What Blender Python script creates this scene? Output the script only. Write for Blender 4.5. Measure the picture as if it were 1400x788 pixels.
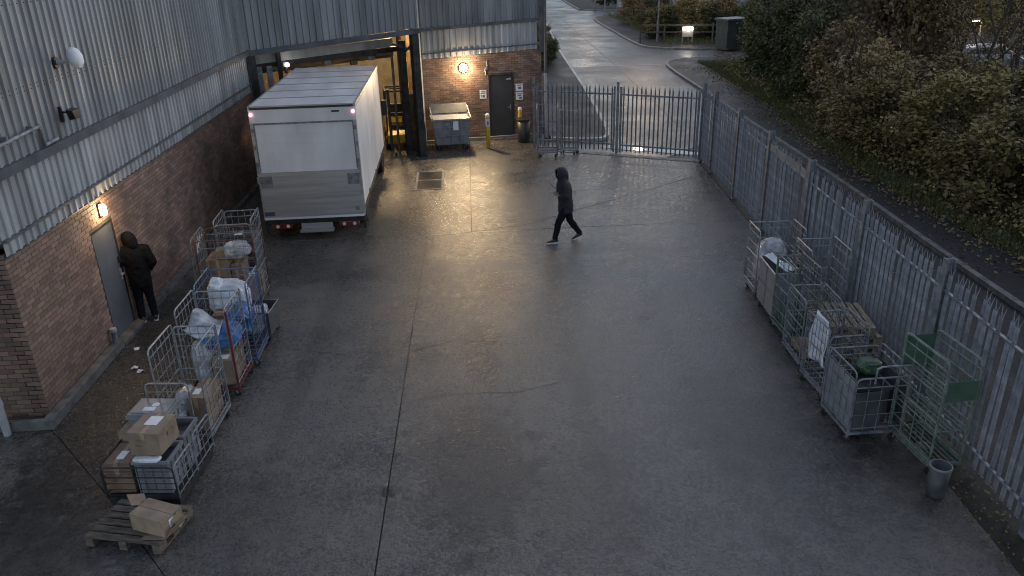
import bpy, bmesh, math, random
import numpy as np
from mathutils import Vector, Matrix, Euler
random.seed(7)
RNG = np.random.default_rng(11)
sc = bpy.context.scene
for o in list(bpy.data.objects): bpy.data.objects.remove(o)
COL = sc.collection
rad = math.radians

# ------------------------------------------------------------------ camera
def make_camera():
    H, pitch, yaw, roll = 6.5, 0.4083, 0.0427, -0.0272
    fw = Vector((math.sin(yaw)*math.cos(pitch), math.cos(yaw)*math.cos(pitch), -math.sin(pitch)))
    rt = Vector((math.cos(yaw), -math.sin(yaw), 0)); up = rt.cross(fw)
    r2 = math.cos(roll)*rt + math.sin(roll)*up; u2 = -math.sin(roll)*rt + math.cos(roll)*up
    cd = bpy.data.cameras.new('yard_camera'); co = bpy.data.objects.new('yard_camera', cd); COL.objects.link(co)
    m = Matrix((r2, u2, -fw)).transposed().to_4x4(); m.translation = (0, 0, H)
    co.matrix_world = m
    cd.sensor_width = 36; cd.lens = 1084.4/1400*36; cd.clip_end = 2000; cd.clip_start = .05
    sc.camera = co
make_camera()

# ------------------------------------------------------------------ world, sun, exposure
SUN_EL, SUN_AZ = rad(24.0), rad(55)
w = bpy.data.worlds.new('World'); sc.world = w; w.use_nodes = True
nt = w.node_tree; nt.nodes.clear()
sky = nt.nodes.new('ShaderNodeTexSky'); sky.sky_type = 'NISHITA'; sky.sun_disc = False
sky.sun_elevation = SUN_EL; sky.sun_rotation = SUN_AZ; sky.air_density = 1.0; sky.dust_density = 0.6; sky.ozone_density = 1.6
hs = nt.nodes.new('ShaderNodeHueSaturation'); hs.inputs['Saturation'].default_value = 0.60   # overcast: little colour
bg = nt.nodes.new('ShaderNodeBackground'); bg.inputs['Strength'].default_value = 0.05
wo = nt.nodes.new('ShaderNodeOutputWorld')
nt.links.new(sky.outputs[0], hs.inputs['Color']); nt.links.new(hs.outputs[0], bg.inputs[0]); nt.links.new(bg.outputs[0], wo.inputs[0])
sl = bpy.data.lights.new('sun', 'SUN'); sl.energy = 0.03; sl.angle = rad(60); sl.color = (1, .97, .95)
so = bpy.data.objects.new('sun', sl); COL.objects.link(so); so.rotation_euler = (rad(55), 0, rad(80))
sc.view_settings.view_transform = 'Standard'; sc.view_settings.look = 'None'
sc.view_settings.exposure = 1.95; sc.view_settings.gamma = 1.0; sc.view_settings.use_curve_mapping = False
sc.render.engine = 'CYCLES'; sc.cycles.use_denoising = True; sc.cycles.filter_width = 1.05
sc.cycles.max_bounces = 6; sc.cycles.diffuse_bounces = 3; sc.cycles.glossy_bounces = 3; sc.cycles.transparent_max_bounces = 8
sc.cycles.sample_clamp_indirect = 6.0

# ------------------------------------------------------------------ materials
MATS = {}
def mat(name, col, rough=.6, metal=0., var=.15, scale=4., bump=0., bscale=30., col2=None, rvar=0., island=0., emit=None, estr=0., coat=0., stretch=None, spec=.5, trans=0.):
    if name in MATS: return MATS[name]
    m = bpy.data.materials.new(name); m.use_nodes = True; MATS[name] = m
    N, L = m.node_tree.nodes, m.node_tree.links
    b = N['Principled BSDF']; b.inputs['Roughness'].default_value = rough; b.inputs['Metallic'].default_value = metal
    b.inputs['Specular IOR Level'].default_value = spec
    if coat: b.inputs['Coat Weight'].default_value = coat; b.inputs['Coat Roughness'].default_value = .15
    if trans: b.inputs['Transmission Weight'].default_value = trans
    tc = N.new('ShaderNodeTexCoord'); src = tc.outputs['Object']
    if stretch:
        mp = N.new('ShaderNodeMapping'); mp.inputs['Scale'].default_value = stretch; L.new(src, mp.inputs[0]); src = mp.outputs[0]
    nz = N.new('ShaderNodeTexNoise'); nz.inputs['Scale'].default_value = scale; nz.inputs['Detail'].default_value = 6; L.new(src, nz.inputs['Vector'])
    c2 = col2 or tuple(max(0, c*(1-2*var)) for c in col)
    c1 = col if col2 else tuple(c*(1+var) for c in col)
    rp = N.new('ShaderNodeValToRGB'); rp.color_ramp.elements[0].position = .32; rp.color_ramp.elements[1].position = .68
    rp.color_ramp.elements[0].color = (*c2, 1); rp.color_ramp.elements[1].color = (*c1, 1)
    L.new(nz.outputs['Fac'], rp.inputs[0]); cout = rp.outputs[0]
    if island:
        ge = N.new('ShaderNodeNewGeometry'); oi = N.new('ShaderNodeObjectInfo'); ad = N.new('ShaderNodeMath'); ad.operation = 'ADD'
        L.new(ge.outputs['Random Per Island'], ad.inputs[0]); L.new(oi.outputs['Random'], ad.inputs[1])
        fr = N.new('ShaderNodeMath'); fr.operation = 'FRACT'; L.new(ad.outputs[0], fr.inputs[0])
        mr = N.new('ShaderNodeMapRange'); mr.inputs['To Min'].default_value = 1-island; mr.inputs['To Max'].default_value = 1+island; L.new(fr.outputs[0], mr.inputs[0])
        h = N.new('ShaderNodeHueSaturation'); L.new(cout, h.inputs['Color']); L.new(mr.outputs[0], h.inputs['Value'])
        m2 = N.new('ShaderNodeMapRange'); m2.inputs['To Min'].default_value = .5-.06*island; m2.inputs['To Max'].default_value = .5+.06*island
        f2 = N.new('ShaderNodeMath'); f2.operation = 'MULTIPLY'; f2.inputs[1].default_value = 7.31; L.new(fr.outputs[0], f2.inputs[0])
        f3 = N.new('ShaderNodeMath'); f3.operation = 'FRACT'; L.new(f2.outputs[0], f3.inputs[0]); L.new(f3.outputs[0], m2.inputs[0]); L.new(m2.outputs[0], h.inputs['Hue'])
        cout = h.outputs[0]
    L.new(cout, b.inputs['Base Color'])
    if rvar:
        n3 = N.new('ShaderNodeTexNoise'); n3.inputs['Scale'].default_value = scale*1.7; n3.inputs['Detail'].default_value = 4; L.new(src, n3.inputs['Vector'])
        mr3 = N.new('ShaderNodeMapRange'); mr3.inputs['From Min'].default_value = .3; mr3.inputs['From Max'].default_value = .7
        mr3.inputs['To Min'].default_value = max(.03, rough-rvar); mr3.inputs['To Max'].default_value = min(1, rough+rvar); L.new(n3.outputs['Fac'], mr3.inputs[0]); L.new(mr3.outputs[0], b.inputs['Roughness'])
    if bump:
        n2 = N.new('ShaderNodeTexNoise'); n2.inputs['Scale'].default_value = bscale; n2.inputs['Detail'].default_value = 5; L.new(src, n2.inputs['Vector'])
        bp = N.new('ShaderNodeBump'); bp.inputs['Strength'].default_value = bump; bp.inputs['Distance'].default_value = .01; L.new(n2.outputs['Fac'], bp.inputs['Height']); L.new(bp.outputs[0], b.inputs['Normal'])
    if emit: b.inputs['Emission Color'].default_value = (*emit, 1); b.inputs['Emission Strength'].default_value = estr
    return m

def ground_mat(name, ca, cb, r0, r1, stains_shade=(), patch=.5, fine=70., bstr=.35, seed=0., grain=13.):
    """wet concrete / asphalt: damp patches drive the gloss, fine aggregate drives the relief"""
    if name in MATS: return MATS[name]
    m = bpy.data.materials.new(name); m.use_nodes = True; MATS[name] = m
    N, L = m.node_tree.nodes, m.node_tree.links; b = N['Principled BSDF']
    g = N.new('ShaderNodeNewGeometry'); P = g.outputs['Position']
    def noise(s, d=5, dist=0., ro=.55):
        n = N.new('ShaderNodeTexNoise'); n.inputs['Scale'].default_value = s; n.inputs['Detail'].default_value = d; n.inputs['Roughness'].default_value = ro
        n.inputs['Distortion'].default_value = dist; n.noise_dimensions = '4D'; n.inputs['W'].default_value = seed; L.new(P, n.inputs['Vector']); return n.outputs['Fac']
    def rng(x, a, b_, c, d):
        r = N.new('ShaderNodeMapRange'); r.inputs['From Min'].default_value = a; r.inputs['From Max'].default_value = b_; r.inputs['To Min'].default_value = c; r.inputs['To Max'].default_value = d; L.new(x, r.inputs[0]); return r.outputs[0]
    def mth(op, x, y):
        n = N.new('ShaderNodeMath'); n.operation = op
        for i, v in enumerate((x, y)):
            if isinstance(v, (int, float)): n.inputs[i].default_value = v
            else: L.new(v, n.inputs[i])
        return n.outputs[0]
    big = noise(patch, 7, .6, .62); mid = noise(3.1, 6, .3); fin = noise(fine, 4, 0, .7); med = noise(fine*.28, 5, .2, .65)
    tone = mth('ADD', mth('MULTIPLY', big, .5), mth('ADD', mth('MULTIPLY', mid, .3), mth('ADD', mth('MULTIPLY', fin, .34), mth('MULTIPLY', med, .55))))
    t = rng(tone, .69, 1.0, 0, 1)
    gr = rng(noise(grain, 3, .9, .5), .40, .60, -.5, .5); gr2 = rng(noise(grain*2.3, 2, .6, .5), .40, .60, -.5, .5)
    t = mth('ADD', t, mth('ADD', mth('MULTIPLY', gr, .34), mth('MULTIPLY', gr2, .26)))
    wet = rng(big, .38, .62, 0, 1)
    for (x, y, rx, ry, k) in stains_shade:
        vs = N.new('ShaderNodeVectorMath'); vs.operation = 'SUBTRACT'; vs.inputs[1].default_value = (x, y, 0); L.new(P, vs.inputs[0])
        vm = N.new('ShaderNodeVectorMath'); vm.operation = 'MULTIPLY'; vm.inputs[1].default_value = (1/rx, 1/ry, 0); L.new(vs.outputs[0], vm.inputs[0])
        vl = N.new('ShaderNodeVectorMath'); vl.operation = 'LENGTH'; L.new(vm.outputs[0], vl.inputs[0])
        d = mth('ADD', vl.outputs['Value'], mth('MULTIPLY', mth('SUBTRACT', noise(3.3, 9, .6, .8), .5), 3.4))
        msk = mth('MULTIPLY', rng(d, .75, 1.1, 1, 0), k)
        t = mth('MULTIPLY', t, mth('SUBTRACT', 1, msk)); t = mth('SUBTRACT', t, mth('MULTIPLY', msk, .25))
    mx = N.new('ShaderNodeMix'); mx.data_type = 'RGBA'; mx.inputs['A'].default_value = (*ca, 1); mx.inputs['B'].default_value = (*cb, 1)
    mx.clamp_factor = False
    t2 = N.new('ShaderNodeClamp'); t2.inputs['Min'].default_value = -.3; t2.inputs['Max'].default_value = 1.1; L.new(t, t2.inputs[0])
    L.new(t2.outputs[0], mx.inputs['Factor']); L.new(mx.outputs['Result'], b.inputs['Base Color'])
    L.new(mth('ADD', rng(wet, 0, 1, r0, r1), mth('MULTIPLY', mth('ADD', mth('ADD', gr, gr2), mth('SUBTRACT', med, .5)), .14)), b.inputs['Roughness'])
    bp = N.new('ShaderNodeBump'); bp.inputs['Strength'].default_value = bstr; bp.inputs['Distance'].default_value = .012
    crs = noise(fine*.12, 4, .5, .6); L.new(mth('ADD', mth('MULTIPLY', med, 1.2), mth('ADD', mth('MULTIPLY', fin, .6), mth('ADD', mth('MULTIPLY', mid, .5), mth('ADD', mth('MULTIPLY', crs, .4), mth('ADD', mth('MULTIPLY', gr, .35), mth('MULTIPLY', gr2, .22)))))), bp.inputs['Height']); L.new(bp.outputs[0], b.inputs['Normal'])
    return m

M_CLAD = mat('painted_steel_sheet', (.225, .24, .265), .5, .15, .2, 2.6, rvar=.1, stretch=(1, 1, .10), island=.07)
M_CLADLO = mat('pale_steel_sheet', (.335, .35, .38), .5, .15, .20, 2.8, rvar=.1, stretch=(1, 1, .15), island=.06)
M_TRIM = mat('dark_trim', (.085, .095, .115), .45, .2, .2, 3.)
M_BRICK = mat('brick_face', (.215, .14, .11), .8, 0, .22, 1.3, bump=.3, bscale=60, island=.27)
M_MORTAR = mat('mortar', (.075, .07, .065), .9, 0, .25, 6., bump=.3, bscale=40)
M_DARKSTEEL = mat('dark_steel', (.035, .036, .04), .5, .4, .3, 5., rvar=.15)
M_GALV = mat('galvanised_steel', (.225, .24, .28), .5, .25, .2, 6., rvar=.12, island=.22)
M_GALVD = mat('weathered_galvanised', (.20, .215, .245), .55, .25, .25, 8., rvar=.12)
M_WIRE = mat('cage_wire', (.27, .28, .30), .4, .4, .2, 10.)
M_BLUEW = mat('blue_painted_tube', (.12, .16, .27), .4, .4, .2, 10.)
M_REDW = mat('red_painted_tube', (.15, .026, .026), .45, .2, .25, 10.)
M_GREENW = mat('green_painted_tube', (.16, .205, .175), .5, .25, .2, 10.)
M_RUSTW = mat('rusty_tube', (.14, .08, .065), .6, .4, .3, 14.)
M_RUBBER = mat('rubber', (.018, .018, .019), .75, 0, .2, 20.)
M_CARD = mat('cardboard', (.27, .205, .15), .8, 0, .14, 5., bump=.15, bscale=12, island=.18)
M_CARDD = mat('damp_cardboard', (.20, .14, .10), .75, 0, .2, 5., bump=.15, bscale=12, island=.2)
M_TAPE = mat('parcel_tape', (.36, .27, .17), .25, 0, .1, 5.)
M_LABEL = mat('white_paper', (.72, .73, .76), .7, 0, .06, 20.)
M_GREYP = mat('grey_plastic', (.20, .21, .235), .4, 0, .12, 4., rvar=.1)
M_GREYD = mat('dark_grey_plastic', (.065, .07, .078), .45, 0, .2, 4., rvar=.1)
M_WHITEF = mat('white_film', (.62, .65, .72), .3, 0, .15, 7., bump=.7, bscale=9)
M_CLEARF = mat('cloudy_wrap', (.40, .42, .47), .25, 0, .25, 6., bump=.8, bscale=9)
M_BLUEF = mat('blue_film', (.05, .14, .36), .28, 0, .3, 6., bump=.7, bscale=8)
M_WOOD = mat('pallet_wood', (.13, .105, .085), .8, 0, .3, 6., bump=.3, bscale=25, stretch=(1, 5, 5), island=.25)
M_WOODP = mat('pale_pallet_wood', (.24, .20, .15), .8, 0, .25, 6., bump=.3, bscale=25, stretch=(1, 5, 5), island=.2)
M_TRUCKW = mat('truck_white', (.66, .67, .71), .38, 0, .10, 1.5, rvar=.1, stretch=(1, 1, .35))
M_TRUCKR = mat('truck_roof', (.62, .62, .64), .5, 0, .10, 2.2, stretch=(1, .3, 1))
M_ALU = mat('brushed_aluminium', (.38, .38, .39), .45, .45, .10, 2.5, stretch=(.3, 2, 5), rvar=.1)
M_BLACK = mat('black_plastic', (.02, .02, .022), .45, 0, .2, 8.)
M_REDLENS = mat('red_lens', (.13, .012, .012), .2, 0, .1, 8., coat=.5)
M_CLEARLENS = mat('clear_lens', (.6, .58, .55), .15, 0, .05, 8., coat=.5)
M_YELLOW = mat('yellow_paint', (.60, .42, .05), .45, 0, .15, 7., rvar=.1)
M_DOORG = mat('grey_door_paint', (.105, .115, .13), .45, 0, .08, 2., rvar=.1)
M_DOORD = mat('dark_door_paint', (.035, .035, .04), .5, 0, .15, 2., rvar=.1)
M_CONC = mat('kerb_concrete', (.22, .215, .20), .6, 0, .25, 5., bump=.3, bscale=40, rvar=.15)
M_CONCD = mat('plinth_concrete', (.13, .13, .13), .55, 0, .25, 5., bump=.3, bscale=40, rvar=.15)
M_CRACK = mat('joint_dirt', (.012, .012, .011), .5, 0, .3, 20.)
M_SOIL = mat('soil', (.03, .026, .02), .85, 0, .35, 6., bump=.8, bscale=18)
M_PVC = mat('grey_pvc', (.34, .35, .37), .4, 0, .1, 6.)
M_CLOTHJ = mat('dark_jacket', (.014, .016, .022), .8, 0, .25, 12., bump=.4, bscale=14)
M_CLOTHJ2 = mat('black_brown_jacket', (.006, .006, .008), .85, 0, .25, 12., bump=.4, bscale=14, spec=.15)
M_CLOTHT = mat('black_trousers', (.009, .009, .012), .85, 0, .25, 12., bump=.4, bscale=14, spec=.15)
M_SKIN = mat('skin', (.26, .165, .13), .55, 0, .06, 8.)
M_SOLE = mat('white_sole', (.6, .6, .62), .6, 0, .06, 8.)
M_INWALL = mat('bay_wall_paint', (.28, .25, .20), .8, 0, .15, 3.)
M_INBROWN = mat('bay_brown_steel', (.14, .10, .06), .55, .2, .25, 4.)
M_BARK = mat('bark', (.045, .036, .028), .9, 0, .3, 8., bump=.5, bscale=30)
M_LAMPY = mat('lit_warm_glass', (.9, .8, .6), .4, emit=(1, .72, .36), estr=22.)
M_LAMPB = mat('lit_warm_floodlight', (.9, .8, .6), .4, emit=(1, .72, .40), estr=60.)
M_LAMPS = mat('lit_street_lamp', (.9, .8, .6), .4, emit=(1, .66, .36), estr=25.)
M_LAMPW = mat('lit_white_lamp', (.9, .9, .9), .4, emit=(1, .90, .78), estr=9.)
M_MARK = mat('lit_red_marker', (.8, .3, .3), .4, emit=(1, .35, .42), estr=4.5)
M_GLASS = mat('dark_glass', (.02, .022, .026), .08, 0, .05, 3., spec=.7)
M_SILVER = mat('silver_car_paint', (.42, .43, .46), .3, .5, .05, 3., coat=.6)
M_RENDER = mat('pale_render', (.40, .37, .33), .8, 0, .1, 2.)

# ------------------------------------------------------------------ mesh building
class MB:
    def __init__(s): s.v = []; s.f = []
    def add(s, vs, fs):
        n = len(s.v); s.v += [tuple(v) for v in vs]; s.f += [tuple(i+n for i in f) for f in fs]; return s
    def box(s, x0, x1, y0, y1, z0, z1, M=None, taper=0.):
        t = taper
        vs = [(x0, y0, z0), (x1, y0, z0), (x1, y1, z0), (x0, y1, z0), (x0+t, y0+t, z1), (x1-t, y0+t, z1), (x1-t, y1-t, z1), (x0+t, y1-t, z1)]
        if M is not None: vs = [M @ Vector(v) for v in vs]
        return s.add(vs, [(0, 3, 2, 1), (4, 5, 6, 7), (0, 1, 5, 4), (1, 2, 6, 5), (2, 3, 7, 6), (3, 0, 4, 7)])
    def tube(s, a, b, r, n=6, r2=None, cap=True):
        a, b = Vector(a), Vector(b); d = b-a
        if d.length < 1e-6: return s
        q = d.to_track_quat('Z', 'Y'); r2 = r if r2 is None else r2
        ring = [(math.cos(2*math.pi*i/n), math.sin(2*math.pi*i/n)) for i in range(n)]
        vs = [a+q @ Vector((c*r, t*r, 0)) for c, t in ring]+[b+q @ Vector((c*r2, t*r2, 0)) for c, t in ring]
        fs = [(i, (i+1) % n, n+(i+1) % n, n+i) for i in range(n)]
        if cap: fs += [tuple(range(n))[::-1], tuple(range(n, 2*n))]
        return s.add(vs, fs)
    def path(s, pts, r, n=6):
        for a, b in zip(pts[:-1], pts[1:]):
            d = (Vector(b)-Vector(a)); 
            if d.length > 1e-6:
                d.normalize(); s.tube(Vector(a)-d*r*.35, Vector(b)+d*r*.35, r, n)
        return s
    def bar(s, a, b, w, h, up=(0, 0, 1)):
        a, b = Vector(a), Vector(b); d = (b-a).normalized(); u = Vector(up); x = d.cross(u)
        if x.length < 1e-4: x = d.cross(Vector((1, 0, 0)))
        x.normalize(); z = x.cross(d)
        vs = [p+x*sx*w/2+z*sz*h/2 for p in (a, b) for sx, sz in ((-1, -1), (1, -1), (1, 1), (-1, 1))]
        return s.add(vs, [(0, 1, 2, 3)[::-1], (4, 5, 6, 7), (0, 1, 5, 4), (1, 2, 6, 5), (2, 3, 7, 6), (3, 0, 4, 7)])
    def prism(s, poly, z0, z1):
        n = len(poly)
        vs = [(x, y, z0) for x, y in poly]+[(x, y, z1) for x, y in poly]
        return s.add(vs, [tuple(range(n))[::-1], tuple(range(n, 2*n))]+[(i, (i+1) % n, n+(i+1) % n, n+i) for i in range(n)])
    def lathe(s, prof, n=16, M=None, cap=True):
        vs = []
        for r, z in prof:
            for i in range(n):
                a = 2*math.pi*i/n; p = Vector((r*math.cos(a), r*math.sin(a), z)); vs.append(M @ p if M is not None else p)
        fs = [(k*n+i, k*n+(i+1) % n, (k+1)*n+(i+1) % n, (k+1)*n+i) for k in range(len(prof)-1) for i in range(n)]
        if cap: fs += [tuple(range(n))[::-1], tuple(range((len(prof)-1)*n, len(prof)*n))]
        return s.add(vs, fs)
    def loft(s, rings, cap=True):
        n = len(rings[0]); vs = [p for r in rings for p in r]
        fs = [(k*n+i, k*n+(i+1) % n, (k+1)*n+(i+1) % n, (k+1)*n+i) for k in range(len(rings)-1) for i in range(n)]
        if cap: fs += [tuple(range(n))[::-1], tuple(range((len(rings)-1)*n, len(rings)*n))]
        return s.add(vs, fs)
    def build(s, name, m, parent=None, smooth=False, bevel=0., loc=None, rz=0.):
        me = bpy.data.meshes.new(name); me.from_pydata(s.v, [], s.f)
        if bevel or smooth:
            bm = bmesh.new(); bm.from_mesh(me)
            bmesh.ops.recalc_face_normals(bm, faces=bm.faces[:])
            if bevel:
                ed = [e for e in bm.edges if len(e.link_faces) == 2 and e.calc_face_angle(0) > .6]
                bmesh.ops.bevel(bm, geom=ed, offset=bevel, segments=2, affect='EDGES', profile=.6, clamp_overlap=True)
            bm.to_mesh(me); bm.free()
        me.materials.append(m)
        if smooth: me.polygons.foreach_set('use_smooth', [True]*len(me.polygons))
        o = bpy.data.objects.new(name, me); COL.objects.link(o); o.parent = parent
        if loc: o.location = loc
        o.rotation_euler.z = rz
        return o

def tag(o, label=None, cat=None, group=None, kind=None):
    if label: o['label'] = label
    if cat: o['category'] = cat
    if group: o['group'] = group
    if kind: o['kind'] = kind
    return o
def thing(name, label, cat, loc=(0, 0, 0), rz=0., group=None):
    o = bpy.data.objects.new(name, None); COL.objects.link(o); o.location = loc; o.rotation_euler.z = rz; o.empty_display_size = .1
    return tag(o, label, cat, group)
def share(name, me, parent, loc, rz=0., rot=None, scale=None):
    o = bpy.data.objects.new(name, me); COL.objects.link(o); o.parent = parent; o.location = loc
    o.rotation_euler = rot or (0, 0, rz)
    if scale: o.scale = scale
    return o
def point_light(name, loc, energy, col, radius, parent=None):
    l = bpy.data.lights.new(name, 'POINT'); l.energy = energy; l.color = col; l.shadow_soft_size = radius
    o = bpy.data.objects.new(name, l); COL.objects.link(o); o.location = loc; o.parent = parent; return o
# ------------------------------------------------------------------ ground, yard, road
def fx(y): return 6.565+.05475*(y-13)           # the long fence's line
gm = MB(); gm.add([(-700, -300, -.26), (700, -300, -.26), (700, 1200, -.26), (-700, 1200, -.26)], [(0, 1, 2, 3)])
tag(gm.build('ground', M_SOIL), kind='structure')
STAINS_SHADE = [(-.1, 8.9, .8, 1.7, .6), (.0, 12.2, .3, 1.2, .65), (1.2, 8.2, .7, 1.4, .25), (.3, 14.9, .5, .9, .3), (-3.2, 8.0, .9, 1.3, .3), (3.6, 9.6, .8, 1.8, .3), (-.75, 12.3, .12, .12, .6), (-1.32, 8.5, .1, .12, .9),
          (-2.0, 11.5, .12, .10, .6), (3.0, 13.3, .16, .13, .7), (-5.6, 12.5, 1.1, 5.5, .75), (5.9, 9.5, .9, 3.2, .55), (-1.8, 20.6, 1.1, 1.3, .45), (-3.9, 16.5, 1.3, 1.0, .4), (-6.0, 7.2, 2.0, 2.0, .5), (2.0, 17.2, .22, .12, .5), (-3.0, 13.5, .20, 5.5, .28), (1.5, 14.5, .22, 8, .22), (3.3, 14.0, .22, 8, .22), (-1.0, 21.5, .3, 3.5, .25)]  # the long strip beside the left wall is its shade, darkened into the colour
M_YARD = ground_mat('wet_concrete', (.042, .040, .038), (.140, .132, .125), .17, .40, STAINS_SHADE, .42, 90., .62)
M_ROAD = ground_mat('wet_asphalt', (.038, .038, .040), (.078, .077, .077), .34, .54, (), .35, 60., .35, 3.)
M_ROAD.node_tree.nodes['Principled BSDF'].inputs['Specular IOR Level'].default_value = .33
M_ROADD = ground_mat('damp_asphalt', (.014, .014, .015), (.032, .032, .033), .50, .70, (), .5, 60., .4, 5.)
M_ROADD.node_tree.nodes['Principled BSDF'].inputs['Specular IOR Level'].default_value = .2
M_WATER = mat('puddle_water', (.012, .013, .015), .06, 0, .1, 3., rvar=.04, bump=.03, bscale=6)
yard = MB().prism([(-14, -4), (6.6, -4), (fx(24.9)+.1, 24.9), (2.6, 27.2), (2.6, 29.3), (-1.5, 36), (-14, 36)], -.2, -.03).build('yard', M_CRACK)
tag(yard, kind='structure')
G = .007
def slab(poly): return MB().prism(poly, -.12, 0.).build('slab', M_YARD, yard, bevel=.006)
def fr(y): return fx(y)-.42 if y < 9.5 else fx(y)-.12
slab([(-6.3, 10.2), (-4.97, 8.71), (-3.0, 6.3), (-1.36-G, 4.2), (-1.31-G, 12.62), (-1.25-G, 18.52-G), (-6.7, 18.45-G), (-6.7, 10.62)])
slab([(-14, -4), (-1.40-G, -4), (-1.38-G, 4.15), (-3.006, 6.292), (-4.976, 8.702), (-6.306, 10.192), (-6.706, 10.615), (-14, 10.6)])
slab([(-1.40+G, -4), (5.4, -4), (fr(6), 6), (fr(9.4), 9.4), (fr(9.6), 9.6), (fr(12.6), 12.6), (fr(18.6), 18.66-G), (1.7, 18.63-G), (-.16, 18.58-G), (-1.25+G, 18.52-G), (-1.31+G, 12.6)])
slab([(-6.7, 18.45+3*G), (-1.25, 18.52+3*G), (-.16-2*G, 18.58+3*G), (-.17-2*G, 24.6), (-.17-2*G, 28.8), (-1.8, 28.6), (-1.8, 35), (-6.7, 35)])
slab([(-.16+G, 18.58+3*G), (1.7, 18.63+3*G), (fr(18.7), 18.66+G), (fr(24.4), 24.4), (4.7, 25.82), (2.35, 26.95), (2.4, 29.2), (-.17+G, 28.8)])
def crack(pts, wd=.012, sub=9, jit=.02):
    wd *= 1.6
    P = []
    for (a, b) in zip(pts[:-1], pts[1:]):
        for k in range(sub): t = k/sub; P.append((a[0]+(b[0]-a[0])*t+random.uniform(-jit, jit), a[1]+(b[1]-a[1])*t+random.uniform(-jit, jit)))
    P.append(pts[-1]); m = MB(); vs = []
    for i, p in enumerate(P):
        q = P[min(i+1, len(P)-1)]; r = P[max(i-1, 0)]; d = Vector((q[0]-r[0], q[1]-r[1])); d.normalize(); n = Vector((-d.y, d.x))*wd*random.uniform(.4, 1.1)
        vs += [(p[0]+n.x, p[1]+n.y, .0035), (p[0]-n.x, p[1]-n.y, .0035)]
    m.add(vs, [(2*i, 2*i+1, 2*i+3, 2*i+2) for i in range(len(P)-1)]); return m.build('crack', M_CRACK, yard)
crack([(-1.2, 18.2), (-.75, 18.48), (-.1, 18.62), (1.2, 19.0), (1.9, 19.5), (3.3, 20.5), (4.2, 21.1), (6.5, 22.8)], .011)
crack([(-1.27, 12.4), (-.5, 12.75), (.3, 12.6)], .006); crack([(-1.3, 10.7), (-.6, 10.9), (.5, 10.85), (1.2, 11.1)], .005)
crack([(-.45, 23.05), (.05, 23.1), (.3, 23.0)], .012); crack([(-.4, 22.1), (.2, 22.3), (.35, 22.0)], .01)
crack([(2.1, 22.9), (2.4, 21.6)], .012); crack([(1.3, 21.6), (4.0, 21.9)], .006); crack([(-3.4, 12.7), (-2.4, 12.4)], .005)
tag(MB().prism([(fx(-4)-.6, -4), (fx(-4)+.5, -4), (fx(25)+.4, 25), (fx(25)-.12, 25), (fx(9.6)-.12, 9.6), (fx(9.5)-.42, 9.5)], -.1, -.012).build('fence_soil_strip', M_SOIL), kind='structure')
def smoothline(P, n=6):
    out = []
    for i in range(len(P)-1):
        p0 = P[max(i-1, 0)]; p1 = P[i]; p2 = P[i+1]; p3 = P[min(i+2, len(P)-1)]
        for k in range(n):
            t = k/n
            out.append(tuple(.5*((2*p1[j])+(-p0[j]+p2[j])*t+(2*p0[j]-5*p1[j]+4*p2[j]-p3[j])*t*t+(-p0[j]+3*p1[j]-3*p2[j]+p3[j])*t**3) for j in (0, 1)))
    return out+[P[-1]]
def ribbon(P, wd, z0, z1, side=1):
    m = MB(); n = len(P); L = []; R = []
    for i, p in enumerate(P):
        q = P[min(i+1, n-1)]; r = P[max(i-1, 0)]; d = Vector((q[0]-r[0], q[1]-r[1])).normalized(); nn = Vector((-d.y, d.x))*wd*side
        L.append(p); R.append((p[0]+nn.x, p[1]+nn.y))
    vs = [(x, y, z) for z in (z0, z1) for l in (L, R) for x, y in l]
    a, b, c, d_ = 0, n, 2*n, 3*n; fs = []
    for i in range(n-1):
        fs += [(c+i, c+i+1, d_+i+1, d_+i), (a+i, a+i+1, c+i+1, c+i), (b+i, d_+i, d_+i+1, b+i+1)]
    fs += [(a, c, d_, b), (a+n-1, b+n-1, d_+n-1, c+n-1)]
    return m.add(vs, fs)
RK = smoothline([(9.75, -3), (10.0, 12.7), (10.35, 22), (10.55, 32), (10.72, 38), (10.82, 43), (11.0, 45.6), (11.5, 47.1), (12.6, 47.9), (15, 48.2), (24, 48)])
FK = smoothline([(24, 52.2), (16, 52.0), (13.6, 52.6), (12.2, 53.6), (11.4, 55.7), (11.28, 64), (11.35, 75), (12.0, 78.4), (14, 79.6), (24, 80)])
TK = smoothline([(24, 86), (14.2, 86.5), (12.0, 88), (11.6, 92), (11.9, 130)])
LK = smoothline([(2.75, 28.25), (3.9, 27.9), (4.6, 27.95), (4.95, 28.7), (5.15, 31), (5.5, 39.3), (5.74, 48.5), (6.06, 58), (6.9, 75.5), (8.6, 130)])
road = MB().prism([(2.45, 27.05), (4.75, 25.95), (fx(24.5)+.05, 24.55), (fx(-4)+.3, -4), (9.8, -4)]+RK[6:]+FK+TK+[(8.6, 130)]+LK[::-1], -.2, -.014).build('road', M_ROAD)
tag(road, kind='structure')
MB().prism([(fx(27)-1.2, 25.1), (9.9, 28.9), (10.3, 27.2), (10.2, 15), (fx(15)+.4, 15), (fx(24)+.45, 24)], -.1, -.006).build('asphalt_patch', M_ROADD, road)
MB().prism([(fx(-4)+.42, -4), (9.72, -4), (10.15, 14.95), (fx(14.95)+.42, 14.95)], -.1, -.010).build('asphalt_patch', M_ROADD, road)
MB().bar((5.9, 46.5, -.011), (10.95, 46.3, -.011), .25, .006).build('road_joint', mat('joint_pale', (.10, .10, .10), .35), road)
for (a, b) in (((7.8, 29), (8.3, 46.2)), ((8.3, 46.6), (8.7, 80))): MB().bar((*a, -.011), (*b, -.011), .05, .005).build('road_joint', M_CRACK, road)
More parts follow.
